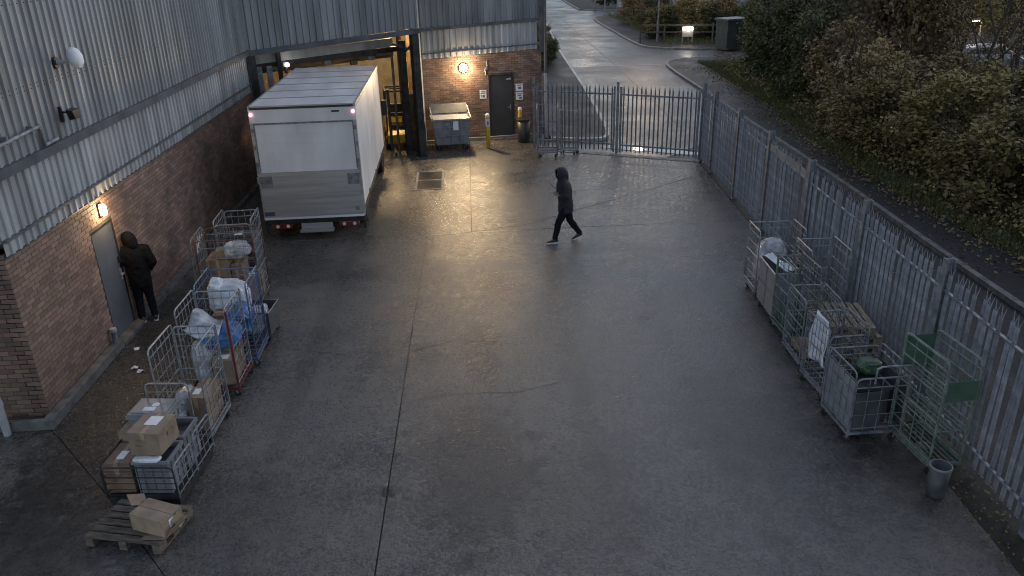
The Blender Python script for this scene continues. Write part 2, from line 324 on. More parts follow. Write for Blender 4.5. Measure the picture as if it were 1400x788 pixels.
for P, s, m in ((RK, -1, M_CONCD), (FK, -1, M_CONC), (TK, -1, M_CONC), (LK, 1, mat('white_painted_kerb', (.42, .42, .42), .5, 0, .3, 3.))): tag(ribbon(P, .14, -.15, .10, s).build('kerb', m), kind='structure')
def off(P, d): 
    out = []
    for i, p in enumerate(P):
        q = P[min(i+1, len(P)-1)]; r = P[max(i-1, 0)]; v = Vector((q[0]-r[0], q[1]-r[1])).normalized(); out.append((p[0]-v.y*d, p[1]+v.x*d))
    return out
tag(MB().prism(off(RK, -.142)+[(24, 46), (14.5, 45.6), (12.9, 44), (12.6, 38), (12.4, 33), (11.5, 27), (11.3, 20), (11.5, 15), (11.7, -4)], -.15, .088).build('footpath', M_ROADD), kind='structure')
tag(MB().prism(off(FK, -.142)+[(24, 84), (30, 84), (30, 53)], -.15, .088).build('footpath', M_ROADD), kind='structure')
tag(MB().prism(off(LK, .142)+[(4.0, 130), (2.65, 46), (2.65, 29)], -.15, .088).build('footpath', M_ROADD), kind='structure')
tag(MB().prism([(24, 46), (14.5, 45.6), (12.9, 44), (12.6, 38), (12.4, 33), (11.5, 27), (11.3, 20), (11.5, 15), (11.7, -4), (60, -4), (60, 46)][::-1], -.15, .07).build('verge', M_SOIL), kind='structure')
tag(MB().prism([(-30, 37), (2.5, 37), (2.65, 29.5), (4.2, 46), (5.3, 60), (5.6, 130), (-30, 130)], -.15, .12).build('verge', M_SOIL), kind='structure')
tag(MB().prism([(19.5, 26), (48, 26), (48, 47), (19.5, 45.5)], .0, .10).build('car_park', M_ROADD), kind='structure')

def puddle(cx, cy, rx, ry, rz, z, seed):
    r_ = random.Random(seed); ph = [r_.uniform(0, 6.28) for _ in range(5)]; P = []
    for k in range(48):
        a = 2*math.pi*k/48; q = 1+.22*math.sin(2*a+ph[0])+.16*math.sin(3*a+ph[1])+.10*math.sin(5*a+ph[2])+.07*math.sin(9*a+ph[3])
        x, y = rx*q*math.cos(a), ry*q*math.sin(a); P.append((cx+x*math.cos(rz)-y*math.sin(rz), cy+x*math.sin(rz)+y*math.cos(rz)))
    tag(MB().prism(P, z-.01, z).build('puddle', M_WATER), kind='structure')
puddle(6.2, 26.15, 1.5, .32, rad(-27), -.002, 3)

# ------------------------------------------------------------------ the warehouse
WH = thing('warehouse', 'grey clad warehouse with brick lower walls and an open loading bay', 'building')
BR = MB().box(0, .215, -.006, .02, 0, .065); BR.f.pop(4)
brick_mesh = bpy.data.meshes.new('brick'); brick_mesh.from_pydata(BR.v, [], BR.f)
bmn = bmesh.new(); bmn.from_mesh(brick_mesh); bmesh.ops.bevel(bmn, geom=[e for e in bmn.edges if all(v.co.y < 0 for v in e.verts)], offset=.004, segments=1, affect='EDGES'); bmn.to_mesh(brick_mesh); bmn.free()
brick_mesh.materials.append(M_BRICK)
half = brick_mesh.copy()
for v in half.vertices: v.co.x *= .1025/.215
def brick_wall(loc, rz, L, ztop, openings=(), n_single=0, u_from=0.):
    """a mortar core with every brick standing 6 mm proud of it; the first n_single (nearest) are objects of their own"""
    zt = ztop if callable(ztop) else (lambda u: ztop)
    core = MB(); us = sorted({0, L}|{x for o in openings for x in o[:2]})
    for a, b in zip(us[:-1], us[1:]):
        op = [o for o in openings if o[0] <= a and o[1] >= b]
        spans = [(0, None)] if not op else [(op[0][3], None)]+([(0, op[0][2])] if op[0][2] > 0 else [])
        for z0, z1 in spans:
            za, zb = (zt(a), zt(b)) if z1 is None else (z1, z1)
            core.add([(a, 0, z0), (b, 0, z0), (b, .24, z0), (a, .24, z0), (a, 0, za), (b, 0, zb), (b, .24, zb), (a, .24, za)], [(0, 3, 2, 1), (4, 5, 6, 7), (0, 1, 5, 4), (1, 2, 6, 5), (2, 3, 7, 6), (3, 0, 4, 7)])
    wall = core.build('wall', M_MORTAR, WH); wall.location = loc; wall.rotation_euler.z = rz
    rest = MB(); cnt = 0; lst = []
    z = .012; row = 0
    while z < 4:
        u = -.11 if row % 2 else 0
        while u < L-.05:
            a, b = max(u, 0), min(u+.215, L)
            if z+.065 < min(zt(a), zt(b)) and b-a > .05 and not any(b > o[0]+.005 and a < o[1]-.005 and z+.06 > o[2] and z < o[3]-.005 for o in openings):
                lst.append((a, b, z))
            elif z+.065 < min(zt(a), zt(b)):
                for o in openings:
                    if b > o[0] and a < o[1] and z+.06 > o[2] and z < o[3]-.005:
                        if a < o[0]-.05: lst.append((a, o[0]-.005, z))
                        if b > o[1]+.05: lst.append((o[1]+.005, b, z))
            u += .225
        z += .075; row += 1
    lst.sort(key=lambda t: t[0])
    bv = [v.co.copy() for v in brick_mesh.vertices]; bf = [tuple(p.vertices) for p in brick_mesh.polygons]
    for a, b, z in lst:
        dy = random.uniform(-.002, .0015)
        if cnt < n_single and abs(b-a-.215) < .003 and a >= u_from:
            share('brick', brick_mesh, wall, (a+random.uniform(-.001, .001), dy, z)); cnt += 1
        else: rest.add([(a+v.x*(b-a)/.215, v.y+dy, v.z+z) for v in bv], bf)
    r = rest.build('brickwork', M_BRICK, wall); r['kind'] = 'stuff'
    return wall
HP = rad(90)
brick_wall((-6.64, 10.7, 0), HP, 13.7, 2.72, [(2.5, 3.4, 0, 2.13)], 296)
brick_wall((-10.9, 10.7, 0), 0, 4.26, 2.72)
ang2 = math.atan2(.55, 4.3)
brick_wall((-1.8, 28.5, 0), ang2, 4.335, lambda u: 2.96+.19*u/4.335, [(2.42, 3.33, 0, 2.28)])
MB().box(0, .1, 0, 7, 0, 3.2).build('side_wall', M_MORTAR, WH, loc=(2.4, 29.3, 0))

def clad(name, loc, rz, L, zlo, zhi, m, pitch=.2, depth=.032, y0=0., step=1.0):
    """profiled steel sheets one metre wide, ribs standing out"""
    zl = zlo if callable(zlo) else (lambda u: zlo); zh = zhi if callable(zhi) else (lambda u: zhi)
    M = Matrix.Translation(loc) @ Matrix.Rotation(rz, 4, 'Z'); u = 0; k = 0
    while u < L-.01:
        e = min(u+step, L); prof = []; x = u
        while x < e-1e-6:
            for dx, d in ((0, 0), (.11, 0), (.128, depth), (.182, depth), (.2, 0)):
                if x+dx*pitch/.2 <= e+1e-6: prof.append((x+dx*pitch/.2, -d))
            x += pitch
        pr = [prof[0]]
        for p in prof[1:]:
            if p[0]-pr[-1][0] > 1e-4: pr.append(p)
        off_ = y0-.0025*(k % 2); mb = MB(); n = len(pr)
        mb.add([(a, b+off_, zl(a)) for a, b in pr]+[(a, b+off_, zh(a)) for a, b in pr], [(i, i+1, n+i+1, n+i) for i in range(n-1)])
        o = mb.build(name, m, WH); o.matrix_basis = M @ Matrix.Translation((0, 0, 0)); u = e; k += 1
def band(name, loc, rz, L, za, zb, h, y0, y1, m):
    mb = MB().add([(0, y0, za), (L, y0, zb), (L, y1, zb), (0, y1, za), (0, y0, za+h), (L, y0, zb+h), (L, y1, zb+h), (0, y1, za+h)], [(0, 3, 2, 1), (4, 5, 6, 7), (0, 1, 5, 4), (1, 2, 6, 5), (2, 3, 7, 6), (3, 0, 4, 7)])
    o = mb.build(name, m, WH); o.location = loc; o.rotation_euler.z = rz; return o
# left wall cladding
LW = (-6.64, 10.7, 0)
clad('cladding_sheet', LW, HP, 13.7, 2.67, 3.84, M_CLADLO, y0=-.05)
band('flashing', LW, HP, 13.75, 2.875, 2.875, .035, -.115, -.04, M_TRIM)
band('drip_edge', LW, HP, 13.7, 2.645, 2.645, .02, -.075, .1, M_TRIM)
band('trim', LW, HP, 13.78, 3.72, 3.72, .14, -.19, -.02, M_TRIM)
clad('cladding_sheet', LW, HP, 13.72, 3.86, 7.3, M_CLAD, y0=-.10)
fix = MB()
for zz in (4.72, 4.78, 5.9):
    for i in range(68): fix.box(.055+.2*i-.008, .055+.2*i+.008, -.115, -.10, zz-.008, zz+.008)
o = fix.build('fixing_screws', M_TRIM, WH); o.location = LW; o.rotation_euler.z = HP; o['kind'] = 'stuff'
# near end wall
clad('cladding_sheet', (-10.9, 10.7, 0), 0, 4.24, 2.67, 7.3, M_CLADLO, y0=-.05)
# bay front and the wall with the back door
PA, PB = Vector((-6.56, 24.42)), Vector((-1.66, 26.65)); LB = (PB-PA).length; angB = math.atan2(PB.y-PA.y, PB.x-PA.x)
clad('cladding_sheet', (*PA, 0), angB, LB, lambda u: 3.84+.31*u/LB, 7.3, M_CLAD, y0=-.02)
band('trim', (*PA, 0), angB, LB+.05, 3.70, 3.98, .15, -.11, .05, M_TRIM)
W2 = (-1.8, 28.5, 0)
clad('cladding_sheet', W2, ang2, 4.3, lambda u: 2.93+.19*u/4.3, lambda u: 3.97+.2*u/4.3, M_CLADLO, y0=-.05)
band('flashing', W2, ang2, 4.32, 3.09, 3.27, .035, -.11, -.04, M_TRIM)
band('trim', W2, ang2, 4.36, 3.86, 4.06, .1, -.17, -.02, M_TRIM)
clad('cladding_sheet', W2, ang2, 4.33, lambda u: 3.96+.2*u/4.3, 7.3, M_CLAD, y0=-.09)
MB().box(-.10, .02, 26.62-26.62, 1.95, 0, 7.3).build('return_wall', M_CLADLO, WH, loc=(-1.72, 26.62, 0))
MB().box(0, .16, -.14, .12, 3.0, 7.3).build('corner_post', M_TRIM, WH, loc=(2.44, 29.0, 0))
MB().prism([(-11, 10.6), (-6.45, 10.6), (-6.45, 24.4), (-1.5, 26.5), (-1.5, 28.3), (2.7, 28.9), (2.7, 37), (-11, 37)], 7.3, 7.45).build('roof', M_CLAD, WH)
# plinth along the left wall
MB().box(-6.62, -6.47, 10.5, 13.12, 0.002, .17).box(-11, -6.47, 10.42, 10.497, .002, .17).build('plinth', M_CONCD, WH, bevel=.01)
MB().box(-6.62, -6.48, 14.22, 24.3, .002, .12).build('plinth', M_CONCD, WH, bevel=.01)
MB().box(-6.75, -6.46, 13.14, 14.20, .002, .085).build('door_step', M_CONCD, WH, bevel=.01)
MB().bar((-1.7, 28.38, .06), (2.3, 28.9, .06), .12, .12).build('kerb_edge', M_CONC, WH)
# left door
d = MB().box(-6.70, -6.655, 13.245, 14.055, .095, 2.09).build('door', M_DOORG, WH)
MB().box(-6.715, -6.645, 13.2, 13.243, .086, 2.13).box(-6.715, -6.645, 14.057, 14.1, .086, 2.13).box(-6.715, -6.645, 13.243, 14.057, 2.092, 2.13).build('frame', M_DARKSTEEL, d)
MB().box(-6.653, -6.63, 13.95, 13.99, .98, 1.18).tube((-6.63, 13.97, 1.1), (-6.59, 13.97, 1.1), .01).tube((-6.59, 13.975, 1.1), (-6.59, 13.86, 1.1), .011).build('handle', M_GALV, d)
MB().box(-6.653, -6.62, 13.98, 14.04, 1.30, 1.42).build('lock_box', M_BLACK, d)
# back door, in the wall's own frame
def inW2(mb, name, m, parent, **k):
    o = mb.build(name, m, parent, **k)
    o.location = W2; o.rotation_euler.z = ang2; return o
d = inW2(MB().box(2.47, 3.28, .03, .08, .05, 2.24), 'door', M_DOORD, WH)
def sub(mb, name, m, parent, **k): return mb.build(name, m, parent, **k)
sub(MB().box(2.42, 2.468, .0, .1, .01, 2.28).box(3.282, 3.33, .0, .1, .01, 2.28).box(2.468, 3.282, .0, .1, 2.242, 2.28), 'frame', M_DARKSTEEL, d)
sub(MB().box(3.17, 3.21, .01, .03, 1.0, 1.22).tube((3.19, .03, 1.12), (3.19, -.04, 1.12), .011).tube((3.19, -.04, 1.12), (3.06, -.04, 1.12), .012), 'handle', M_GALV, d)
sub(MB().box(3.05, 3.22, -.01, .03, 2.08, 2.13).bar((3.08, -.02, 2.11), (3.2, -.14, 2.16), .02, .02), 'door_closer', M_GALV, d)
inW2(MB().box(2.4, 3.35, -.22, .03, .01, .05), 'door_step', M_CONC, WH)
# loading bay: steel portal, shutter housing, inner walls
def inB(mb, name, m, parent=WH, **k):
    o = mb.build(name, m, parent, **k); o.location = (*PA, 0); o.rotation_euler.z = angB; return o
inB(MB().box(.02, .24, -.02, .28, 0, 3.68), 'portal_post', M_DARKSTEEL)
inB(MB().box(LB-.24, LB-.02, -.12, .16, 0, 3.98).box(LB-.27, LB+.01, -.15, .19, 0, .03), 'portal_post', M_DARKSTEEL)
inB(MB().box(LB-.50, LB-.32, .35, .55, 0, 3.75), 'portal_post', M_DARKSTEEL)
inB(MB().box(1.05, 1.17, .9, 1.02, 0, 3.62), 'portal_post', M_DARKSTEEL)
inB(MB().bar((.25, 1.05, 3.44), (LB-.5, 1.05, 3.66), .03, .26), 'canopy_sheet', M_CLADLO)
inB(MB().bar((.2, 1.2, 3.25), (LB-.3, 1.2, 3.42), .14, .16), 'portal_beam', M_DARKSTEEL)
inB(MB().tube((.3, 1.5, 3.12), (LB-.4, 1.5, 3.28), .16, 10), 'shutter_roll', M_INBROWN)
inB(MB().bar((LB-.13, .0, 3.45), (LB-.8, .3, 3.68), .06, .06).bar((LB-.13, .1, 3.7), (LB-.4, .45, 3.3), .05, .05), 'brace', M_DARKSTEEL)
for x0 in (.32, .62): inB(MB().box(x0, x0+.16, .5, .56, .4, 3.3), 'dock_cushion', M_GALVD)
MB().box(-6.9, -6.7, 24.7, 35, 0, 4.4).build('inner_wall', M_INBROWN, WH)
MB().box(-6.7, -1.75, 34, 34.2, 0, 4.4).build('inner_wall', M_INWALL, WH)
MB().box(-1.98, -1.86, 27.6, 34, 0, 4.4).build('inner_wall', M_INWALL, WH)
MB().prism([(-6.9, 25.2), (-1.9, 27.4), (-1.9, 34.1), (-6.9, 34.1)], 4.3, 4.4).build('bay_ceiling', M_INWALL, WH)
for x, y in ((-2.45, 28.6), (-2.3, 31.0)): MB().tube((x, y, .004), (x, y, 4.29), .10, 10).build('bay_column', M_INBROWN, WH)
MB().box(-2.2, -2.0, 27.65, 28.2, .005, 1.9).build('bay_guard', M_INBROWN, WH, bevel=.02)
point_light('bay_lamp', (-3.0, 29.8, 4.0), 120, (1, .70, .38), .15)
bl = thing('bay_light', 'lit strip light hanging inside the loading bay', 'light', (-3.0, 29.8, 4.22)); MB().box(-.6, .6, -.06, .06, 0, .06).build('housing', M_GALV, bl); MB().tube((-.58, 0, -.03), (.58, 0, -.03), .028, 8).build('tube', M_LAMPY, bl)
# ------------------------------------------------------------------ palisade fence and gate
def pale_mesh(h, splay):
    prof = [(-.036, 0), (-.025, .022), (-.008, .002), (.008, .002), (.025, .022), (.036, 0)]; n = 6; t = .004
    m = MB(); top = h-.17
    vs = [(x, y, z) for z in (0, top) for x, y in prof]
    m.add(vs, [(i, i+1, n+i+1, n+i) for i in range(n-1)])
    m.add([(x, y+t, z) for x, y, z in vs], [(n+i, n+i+1, i+1, i) for i in range(n-1)])
    s = .035*splay
    for a, b, tip in ((-.034, -.009, (-.03-s*.6, .0-s*.4, h-.03)), (-.01, .01, (0, s*1.1, h)), (.009, .034, (.03+s*.6, .0-s*.4, h-.03))):
        m.add([(a, 0, top), (b, 0, top), ((a+b)/2, .008, top), tip], [(0, 1, 3), (1, 2, 3), (2, 0, 3), (0, 2, 1)])
    me = bpy.data.meshes.new('pale'); me.from_pydata(m.v, [], m.f); me.materials.append(M_GALV); return me
FENCE = thing('palisade_fence', 'long grey galvanised palisade fence with triple pointed pales', 'fence')
PM = pale_mesh(2.30, 1.0); PG = pale_mesh(2.22, .15); PG.materials[0] = M_GALVD
fang = math.atan(.05475)            # the fence leans this much off the yard's long axis
posts = [24.65]+[25.83-2.6845*i for i in range(1, 9)]
def ipost(mb, w=.12, dp=.06, h=2.44):
    return mb.box(-w/2, w/2, -dp, -dp+.008, 0, h).box(-w/2, w/2, dp-.008, dp, 0, h).box(-.004, .004, -dp+.008, dp-.008, 0, h)
pm_ = ipost(MB()); pme = bpy.data.meshes.new('post'); pme.from_pydata(pm_.v, [], pm_.f); pme.materials.append(M_GALVD)
rot = -HP-fang                      # local x runs towards the camera along the fence, local -y faces the yard
for y in posts: share('post', pme, FENCE, (fx(y), y, 0), rot+HP if False else rot)
def flocal(y, dx): return (fx(y)+dx*math.cos(fang), y-dx*math.sin(fang))
for a, b in zip(posts[:-1], posts[1:]):
    for z in (.32, 1.98):
        p = flocal(a-.06, .0); q = flocal(b+.06, .0)
        MB().bar((*p, z), (*q, z), .007, .05).bar((p[0]-.022, p[1], z+.025), (q[0]-.022, q[1], z+.025), .045, .006).build('rail', M_GALVD, FENCE)
    n = int(round((a-b)/.158)); 
    for k in range(n):
        y = a-(k+.5)*(a-b)/n; p = flocal(y, .012)
        share('pale', PM, FENCE, (p[0], p[1], .09), rot+math.pi+random.uniform(-.03, .03), rot=(random.gauss(0, .008), random.gauss(0, .035 if random.random() < .07 else .007), rot+math.pi+random.gauss(0, .04)))
p, q = flocal(posts[3]-.08, -.03), flocal(posts[4]+.08, -.03)
MB().bar((*p, 2.10), (*q, 2.10), .004, .16).build('sign_strip', M_GREYP, FENCE)
def gate(a, b, label):
    a, b = Vector(a), Vector(b); L = (b-a).length; t = thing('gate_leaf', label, 'gate', (a.x, a.y, 0), math.atan2(b.y-a.y, b.x-a.x), 'palisade gate leaves')
    MB().box(0, .06, -.03, .03, .05, 2.2).build('stile', M_GALVD, t); MB().box(L-.06, L, -.03, .03, .05, 2.2).build('stile', M_GALVD, t)
    for z in (.3, 1.95): MB().box(.06, L-.06, -.022, .022, z-.025, z+.025).build('rail', M_GALVD, t)
    n = int(L/.148)
    for k in range(n): share('pale', PG, t, (.11+(L-.22)*k/(n-1), .024, .07), 0, rot=(0, random.gauss(0, .006), 0), scale=(.66, .8, 1))
    return t
gate((2.17, 27.12), (4.66, 26.02), 'palisade gate leaf beside the black dustbin, behind the empty roll cages')
gate((4.80, 25.92), (7.10, 24.72), 'palisade gate leaf meeting the long side fence')
for (x, y, h, lb) in ((2.08, 27.16, 2.4, 'steel gate post next to the black dustbin'), (4.73, 25.97, 2.34, 'steel gate post standing between the two palisade gate leaves')):
    t = thing('gate_post', lb, 'post', (x, y, 0), -.45, 'gate posts'); MB().box(-.036, .036, -.036, .036, 0, h).build('post', M_GALVD, t); MB().box(-.04, .04, -.04, .04, h, h+.012).build('cap', M_GALVD, t)
tag(MB().bar((2.2, 26.98, .002), (7.15, 24.52, .002), .28, .022).build('gate_threshold', M_CONC), kind='structure')
# ------------------------------------------------------------------ truck
def wheel(parent, x, y, r, wd, side):
    Mw = Matrix.Translation((x, y, r)) @ Matrix.Rotation(HP, 4, 'Y')
    w_ = MB().lathe([(r*.62, -wd/2), (r*.93, -wd/2), (r, -wd*.36), (r, wd*.36), (r*.93, wd/2), (r*.62, wd/2)], 24, Mw).build('wheel', M_RUBBER, parent, smooth=False)
    MB().lathe([(r*.60, -wd*.30), (r*.60, wd*.30), (r*.45, wd*.22), (r*.2, wd*.34), (r*.12, wd*.34)], 18, Mw if side > 0 else Matrix.Translation((x, y, r)) @ Matrix.Rotation(-HP, 4, 'Y')).build('rim', M_GALV, w_)
def make_truck():
    t = thing('box_truck', 'white box lorry with raised tail lift backed up to the loading bay', 'truck', (-3.94, 18.62, 0), rad(1.2))
    hw, L, zb, zt = 1.22, 6.35, .78, 3.22
    b = MB().box(-hw, hw, .06, L, zb, zt).build('body', M_TRUCKW, t, bevel=.025)
    r = MB().box(-hw+.01, hw-.01, .03, L-.01, zt+.002, zt+.022).build('roof', M_TRUCKR, t)
    for k in range(1, 6): MB().box(-hw+.05, hw-.05, k*L/6-.025, k*L/6+.025, zt+.022, zt+.034).build('roof_seam', M_ALU, r)
    MB().box(-hw-.012, -hw+.04, .03, L, zt-.07, zt+.028).box(hw-.04, hw+.012, .03, L, zt-.07, zt+.028).box(-hw+.042, hw-.042, .0, .05, zt-.05, zt+.026).build('roof_rail', M_ALU, t)
    MB().box(-hw+.045, hw-.045, -.012, .0, zt-.045, zt+.0).build('roof_gasket', M_BLACK, t)
    # rear frame
    MB().box(-hw, hw, 0, .055, 2.86, zt-.052).build('header', M_TRUCKW, t, bevel=.008)
    for s in (-1, 1): MB().box(s*hw-.075 if s > 0 else -hw, s*hw if s > 0 else -hw+.075, -.01, .055, .55, 2.86).build('rear_post', M_ALU, t, bevel=.006)
    MB().box(-hw+.08, hw-.08, .02, .05, 1.4, 2.85).build('rear_door', M_TRUCKW, t)
    MB().box(-hw+.08, hw-.08, .005, .022, 2.82, 2.86).box(-hw+.08, -hw+.1, .01, .02, 1.72, 2.82).box(hw-.1, hw-.08, .01, .02, 1.72, 2.82).build('door_seal', M_GALVD, t)
    tl = MB().box(-hw+.03, hw-.03, -.07, -.012, .60, 1.64).build('tail_lift', M_ALU, t, bevel=.012)
    MB().box(-hw+.02, hw-.02, -.085, -.005, 1.642, 1.69).build('platform_edge', M_ALU, tl)
    MB().box(-hw+.03, hw-.03, -.085, -.0, .545, .598).build('platform_lip', M_TRUCKW, tl)
    for x in (-hw+.06, hw-.34): MB().box(x, x+.28, -.076, -.071, 1.35, 1.62).build('grip_plate', M_GALVD, tl)
    MB().box(-hw+.05, -hw+.29, -.075, -.071, .64, .74).build('warning_label', mat('blue_label', (.05, .08, .14), .5), tl)
    MB().box(hw-.22, hw-.13, -.075, -.071, .70, .81).build('warning_label', M_GALVD, tl)
    for k in range(1, 6): MB().box(-hw+.05, hw-.05, -.0735, -.0705, .60+k*.17-.003, .60+k*.17+.003).build('plank_joint', M_ALU, tl)
    for s in (-1, 1): MB().tube((s*(hw-.03), -.06, 1.1), (s*(hw-.03), -.06, 1.95), .02, 8).box(s*(hw-.03)-.03, s*(hw-.03)+.03, -.10, -.02, 1.45, 1.62).build('lift_ram', M_GALV, t)
    MB().box(-.28, -.1, -.004, -.001, 3.06, 3.1).build('maker_plate', M_BLACK, t).location.x = .95
    for s in (-1, 1):
        for z in (1.9, 2.3, 2.7): MB().box(s*(hw-.04)-.03, s*(hw-.04)+.03, -.022, -.011, z-.05, z+.05).build('hinge', M_GALVD, t)
    for k in range(1, 5): MB().box(-hw+.11, hw-.11, .0165, .0195, 1.72+k*.22-.003, 1.72+k*.22+.003).build('shutter_joint', M_TRUCKW, t)
    for y in (1.2, 3.1, 5.0): MB().box(hw+.001, hw+.014, y-.05, y+.05, .82, .87).build('side_marker', mat('amber_lens', (.35, .16, .03), .3), t)
    rv = MB()
    for k in range(30): rv.box(hw+.0125, hw+.017, .15+k*.205-.008, .15+k*.205+.008, zt-.05, zt-.034)
    rv.build('rivets', M_GALVD, t)['kind'] = 'stuff'
    # bumper and lamps
    MB().box(-hw+.02, hw-.02, .02, .16, .40, .54).build('rear_beam', M_DARKSTEEL, t)
    MB().box(-.38, .42, -.13, .06, .20, .26).box(-.36, .40, .0, .05, .26, .40).build('step_plate', M_ALU, t, bevel=.006)
    for s in (-1, 1):
        l = MB().box(s*.80-.24, s*.80+.24, -.03, .05, .29, .41).build('light_cluster', M_REDLENS, t, bevel=.01)
        for dx in (-.12, .13): MB().lathe([(.045, 0), (.04, .012), (.0, .014)], 14, Matrix.Translation((s*.80+dx, -.03, .35)) @ Matrix.Rotation(HP, 4, 'X')).build('lens', M_CLEARLENS, l)
        MB().lathe([(.03, 0), (.027, .02), (.0, .026)], 10, Matrix.Translation((s*(hw-.055), -.002, 3.06)) @ Matrix.Rotation(HP, 4, 'X')).build('marker_lamp', M_MARK, t)
        MB().box(s*(hw-.04)-.03, s*(hw-.04)+.03, -.02, .05, .2, .44).build('mudguard_stay', M_DARKSTEEL, t)
    MB().box(-.45, -.33, .1, 8.0, .52, .76).box(.33, .45, .1, 8.0, .52, .76).box(-.33, .33, 1, 1.1, .65, .8).box(-.33, .33, 4, 4.1, .65, .8).build('chassis', M_DARKSTEEL, t)
    MB().box(-hw, -hw+.05, .1, L-.1, .66, .775).box(hw-.05, hw, .1, L-.1, .66, .775).build('side_rail', M_DARKSTEEL, t)
    for s in (-1, 1):
        wheel(t, s*.98, 1.25, .40, .30, s); wheel(t, s*1.03, 6.15, .40, .26, s)
        MB().box(s*1.1-.02, s*1.1+.02, 1.9, 4.8, .42, .62).build('side_guard', M_GALVD, t)
    # cab
    prof = [(6.3, .55), (8.0, .55), (8.05, 1.1), (7.95, 1.45), (7.65, 2.35), (7.4, 2.5), (6.3, 2.5)]
    cab = MB().loft([[Vector((x, y, z)) for y, z in prof] for x in (-1.02, -1.0, 1.0, 1.02)]).build('cab', M_TRUCKW, t, bevel=.03)
    for s in (-1, 1):
        MB().box(s*1.03-.006, s*1.03+.006, 6.7, 7.5, 1.5, 2.2).build('window', M_GLASS, cab)
        m_ = MB().box(s*1.22-.09, s*1.22+.09, 7.45, 7.53, 1.5, 2.0).build('mirror', M_BLACK, cab, bevel=.02)
        MB().tube((s*1.0, 7.5, 1.95), (s*1.2, 7.5, 1.95), .015).build('mirror_arm', M_BLACK, m_)
    MB().bar((0, 7.83, 1.55), (0, 7.60, 2.3), 1.7, .02, up=(0, 1, 0)).build('windscreen', M_GLASS, cab)
make_truck()

# ------------------------------------------------------------------ roll cages
def caster(parent, x, y, r=.055, ang=None):
    a = random.uniform(0, 6.28) if ang is None else ang; ox, oy = math.cos(a)*.03, math.sin(a)*.03
    z1 = 2*r+.045
    c = MB().box(x-.035, x+.035, y-.035, y+.035, z1-.008, z1).bar((x+ox*.2-math.sin(a)*.022, y+oy*.2+math.cos(a)*.022, z1-.01), (x+ox-math.sin(a)*.022, y+oy+math.cos(a)*.022, r), .035, .004, up=(-math.sin(a), math.cos(a), 0)).bar((x+ox*.2+math.sin(a)*.022, y+oy*.2-math.cos(a)*.022, z1-.01), (x+ox+math.sin(a)*.022, y+oy-math.cos(a)*.022, r), .035, .004, up=(-math.sin(a), math.cos(a), 0)).build('caster', M_GALVD, parent)
    Mw = Matrix.Translation((x+ox, y+oy, r)) @ Matrix.Rotation(a, 4, 'Z') @ Matrix.Rotation(HP, 4, 'X')
    MB().lathe([(r*.4, -.018), (r, -.016), (r, .016), (r*.4, .018)], 12, Mw).build('wheel', M_RUBBER, c)
def panel(name, parent, p0, p1, z0, z1, m, nv, nh, rf=.013, rw=.0056, wm=None, lean=(0, 0)):
    """a wire side: bent tube hoop with welded verticals and horizontals"""
    p0, p1 = Vector((*p0, 0)), Vector((*p1, 0)); ln = Vector((*lean, 0)); c = .06
    def P(s, z): q = p0.lerp(p1, s)+ln*((z-z0)/(z1-z0)); q.z = z; return q
    L = (p1-p0).length; e = c/L
    o = MB().path([P(0, z0), P(0, z1-c), P(e*.3, z1-c*.3), P(e, z1), P(1-e, z1), P(1-e*.3, z1-c*.3), P(1, z1-c), P(1, z0)], rf).build(name, m, parent)
    mb = MB()
    for i in range(1, nv+1): mb.tube(P(i/(nv+1), z0), P(i/(nv+1), z1-.003), rw, 5)
    for k in range(nh):
        z = z0+(z1-z0)*(k+.35)/nh; mb.tube(P(0, z), P(1, z), rw if k % 3 else rf*.7, 5)
    mb.build('wire_mesh', wm or m, o); return o
def cage(label, x0, x1, y0, y1, h, m=None, rz=0., back=True, front=None, nv=5, nh=7, deck=M_GALVD, group='wire roll cages', base_m=None, left=True, right=True, name='roll_cage', hl=None, wm=None):
    m = m or M_WIRE; cx, cy = (x0+x1)/2, (y0+y1)/2; a, b = (x1-x0)/2, (y1-y0)/2
    t = thing(name, label, 'roll cage', (cx, cy, 0), rad(rz), group); zb = .165; bm_ = base_m or m
    bf = MB().bar((-a, -b, zb), (a, -b, zb), .03, .04).bar((-a, b, zb), (a, b, zb), .03, .04).bar((-a, -b, zb), (-a, b, zb), .03, .0398).bar((a, -b, zb), (a, b, zb), .03, .0398)
    for k in range(1, 5): bf.bar((-a, -b+2*b*k/5, zb), (a, -b+2*b*k/5, zb), .025, .02)
    bf.build('base_frame', bm_, t)
    for sx in (-1, 1):
        for sy in (-1, 1): caster(t, sx*(a-.06), sy*(b-.06))
    lh = hl or h
    if left: panel('side_panel', t, (-a, -b), (-a, b), zb, lh, m, nv, nh, wm=wm)
    if right: panel('side_panel', t, (a, -b), (a, b), zb, h, m, nv, nh, wm=wm)
    if back: panel('back_panel', t, (-a+.02, b), (a-.02, b), zb, h-.05, m, nv-1, nh, wm=wm)
    if front: panel('front_gate', t, (-a+.02, -b), (a-.02, -b), zb, front, m, nv-1, max(2, int(nh*front/h)), wm=wm)
    return t
